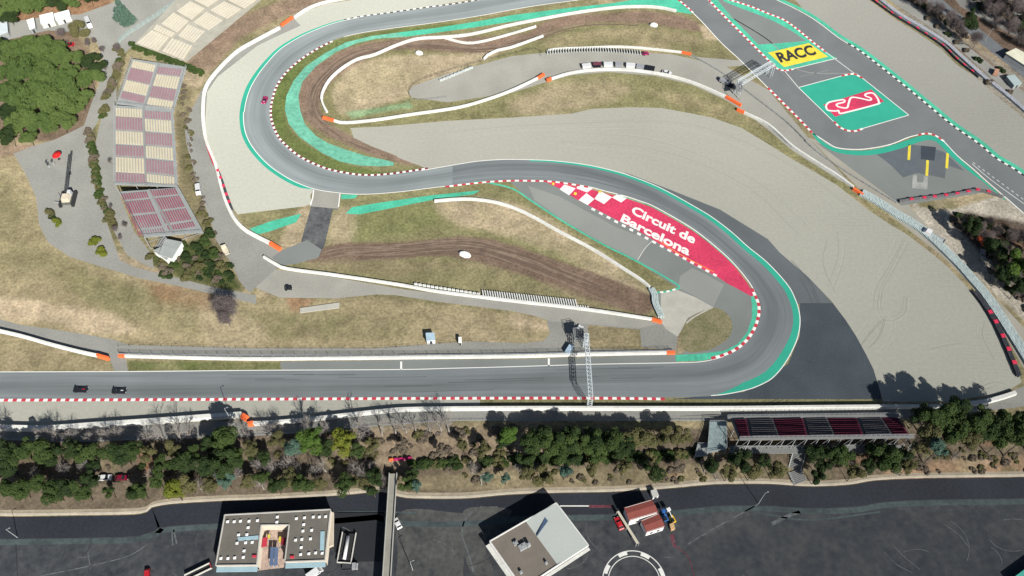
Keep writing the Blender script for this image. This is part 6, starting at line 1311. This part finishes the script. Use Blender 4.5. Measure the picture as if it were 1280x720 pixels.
sc = [(rs.uniform(430, 650), rs.uniform(536, 572), rs.uniform(3, 6.5), rs.choice(['brown', 'brown', 'brown', 'olive'])) for _ in range(42)]+[(rs.uniform(0, 640), rs.uniform(560, 606), rs.uniform(2.5, 5.5), rs.choice(['brown', 'olive', 'olive', 'dark'])) for _ in range(60)]+[(rs.uniform(640, 880), rs.uniform(588, 604), rs.uniform(2.5, 5), rs.choice(['brown', 'olive'])) for _ in range(26)]+[(rs.uniform(1130, 1290), rs.uniform(562, 590), rs.uniform(2.5, 6), rs.choice(['brown', 'brown', 'olive'])) for _ in range(34)]
def scr(lst, where, group):
    out = []
    for x, y, r_, lm in lst: out.append((x, LK[lm], shrub((x, y), r_, lm, 'scrub_bush')))
    rank(out, where, group, 'scrub bush', 'bush')
scr(sc[:42], 'right of the footbridge head', 'scrub bushes on the brown slope'); scr(sc[42:102], 'under the trees of the left bank', 'scrub bushes under the left trees'); scr(sc[102:128], 'above the central paddock kerb', 'scrub bushes on the central dry strip'); scr(sc[128:], 'on the sandy slope at lower right', 'scrub bushes at lower right')
ds = [(1193,276,5),(1200,272,6),(1215,276,7),(1230,280,8),(1245,286,8),(1262,294,9),(1278,300,9),(1218,290,6),(1235,300,7),(1252,308,8),(1270,315,9),(1238,318,6),(1250,328,8),(1262,364,6),(1275,372,7),(1255,352,6),(1200,284,5),(1285,345,9),(1240,340,5),(1272,352,6),(1284,388,6)]
scr([(x, y, r_, ['brown', 'dark'][i % 2]) for i, (x, y, r_) in enumerate(ds)], 'in the right edge thicket', 'thicket bushes at the right edge')
tr_ = [(1140,2,5),(1152,8,6),(1163,14,6),(1174,22,6),(1186,30,6),(1196,38,6),(1206,46,4),(1230,10,8),(1245,16,9),(1258,24,9),(1270,34,9),(1282,42,9),(1262,10,9),(1278,14,9),(1240,0,8),(1224,-2,8),(1285,28,9),(1160,24,4),(1172,34,4),(1184,44,4),(1196,54,4),(1208,64,4),(1222,76,5),(1236,104,5),(1262,116,4),(1250,88,5)]
scr([(x, y, r_, ['brown', 'dark', 'brown'][i % 3]) for i, (x, y, r_) in enumerate(tr_)], 'along the upper right lane', 'bushes along the upper right lane')
# leafless trees
def bares(lst, where, group, h, lm=0, noun='bare grey tree', look=''):
    out = [(x, look or ('pale' if lm == 0 else 'brown'), bare((x, y), h*rt.uniform(.8, 1.2), lm)) for x, y in lst]
    rank([(x, look, o) for x, look, o in out], where, group, noun.replace('bare', 'leafless') if False else noun, 'bare tree')
bares([(12,548),(58,550),(72,552),(95,552),(122,550),(140,552),(152,550),(188,552),(205,549),(228,550),(240,549),(290,550),(310,548),(335,546),(350,545),(388,543),(408,541)], 'along the rail above the pines', 'bare trees along the rail', 9.5)
bares([(495,543),(508,541),(520,540),(538,541),(552,539),(562,541),(478,545),(455,546)], 'above the brown slope', 'tall bare trees above the brown slope', 10)
bares([(88,590),(50,600),(118,600),(112,586),(192,596),(252,612),(265,612),(285,606),(300,596),(328,586),(345,590),(362,588),(375,592),(330,612),(395,596),(408,590),(445,592),(458,600),(470,590),(236,590),(476,606)], 'among the lower left pines', 'bare trees in the lower left bank', 7.5)
bares([(650,590),(668,588),(590,592),(880,590),(1040,578),(1060,586),(895,600)], 'on the lower central bank', 'bare trees on the central bank', 6.5)
bares([(282,402),(288,408),(292,398),(278,396)], 'on the dry hillside', 'bare clump on the dry hillside', 9, 1, 'bare twiggy bush')
bares([(1222,6),(1232,22),(1244,36),(1258,46),(1272,58),(1286,66),(1150,4),(1158,18),(1168,20),(1180,36),(1186,40),(1200,50),(1216,62),(1262,24),(1276,30),(1288,38),(1244,8),(1284,20),(1148,12),(1170,26),(1192,44),(1228,14),(1240,24),(1252,30),(1264,38),(1276,48),(1250,10),(1270,20),(1282,8),(1260,2),(1236,6)], 'in the top right wood', 'bare wood at the top right', 8.5, 1, 'bare twiggy tree')
bares([(1204,288),(1212,296),(1226,306),(1234,322),(1250,336),(1262,350),(1278,362),(1288,380),(1270,300),(1286,310),(1222,290),(1238,296),(1258,304),(1276,316),(1246,320),(1264,334),(1280,352),(1268,372),(1230,284)], 'by the sandy road', 'bare trees in the right thicket', 7, 1, 'bare twiggy tree')
bares([(78,48),(84,62),(120,55),(130,66),(112,60),(150,66),(133,90)], 'at the edge of the pine grove', 'bare trees by the pine grove', 5, 1, 'bare twiggy tree')
bares([(140,205),(140,262),(146,290),(152,300),(158,285)], 'west of the grandstands', 'bare trees west of the grandstands', 3.5, 1, 'bare twiggy tree')
bares([(1165,572),(1170,565),(1155,580),(1190,575)], 'right of the steel stair', 'bare trees right of the stair', 5, 0)
# ---------------------------------------------------------------- camera, sun, sky
cam = bpy.data.cameras.new('camera'); co = link(bpy.data.objects.new('camera', cam)); co.location = (0, 0, H)
co.rotation_euler = (R(90)-TH, 0, 0); cam.sensor_width = 36; cam.lens = 36*FPX/1280; cam.clip_end = 9000; cam.clip_start = 1; S.camera = co
AZ, EL_ = R(27), R(36.5)
d = Vector((math.sin(AZ)*math.cos(EL_), -math.cos(AZ)*math.cos(EL_), math.sin(EL_)))
su = bpy.data.lights.new('sun', 'SUN'); so_ = link(bpy.data.objects.new('sun', su)); su.energy = 5.0; su.angle = R(.53); su.color = (1, .965, .905)
so_.rotation_euler = d.to_track_quat('Z', 'Y').to_euler(); so_.location = (0, 0, 400)
wd = bpy.data.worlds.new('World'); S.world = wd; wd.use_nodes = True; N = wd.node_tree.nodes; L = wd.node_tree.links
sk = N.new('ShaderNodeTexSky'); sk.sky_type = 'NISHITA'; sk.sun_disc = False; sk.sun_elevation = EL_; sk.sun_rotation = math.pi-AZ; sk.altitude = 200
L.new(sk.outputs[0], N['Background'].inputs[0]); N['Background'].inputs[1].default_value = .06
S.view_settings.view_transform = 'Standard'; S.view_settings.look = 'None'; S.view_settings.exposure = .15; S.view_settings.gamma = 1
S.render.engine = 'CYCLES'; S.cycles.max_bounces = 4; S.cycles.diffuse_bounces = 2; S.cycles.glossy_bounces = 2; S.cycles.transparent_max_bounces = 4
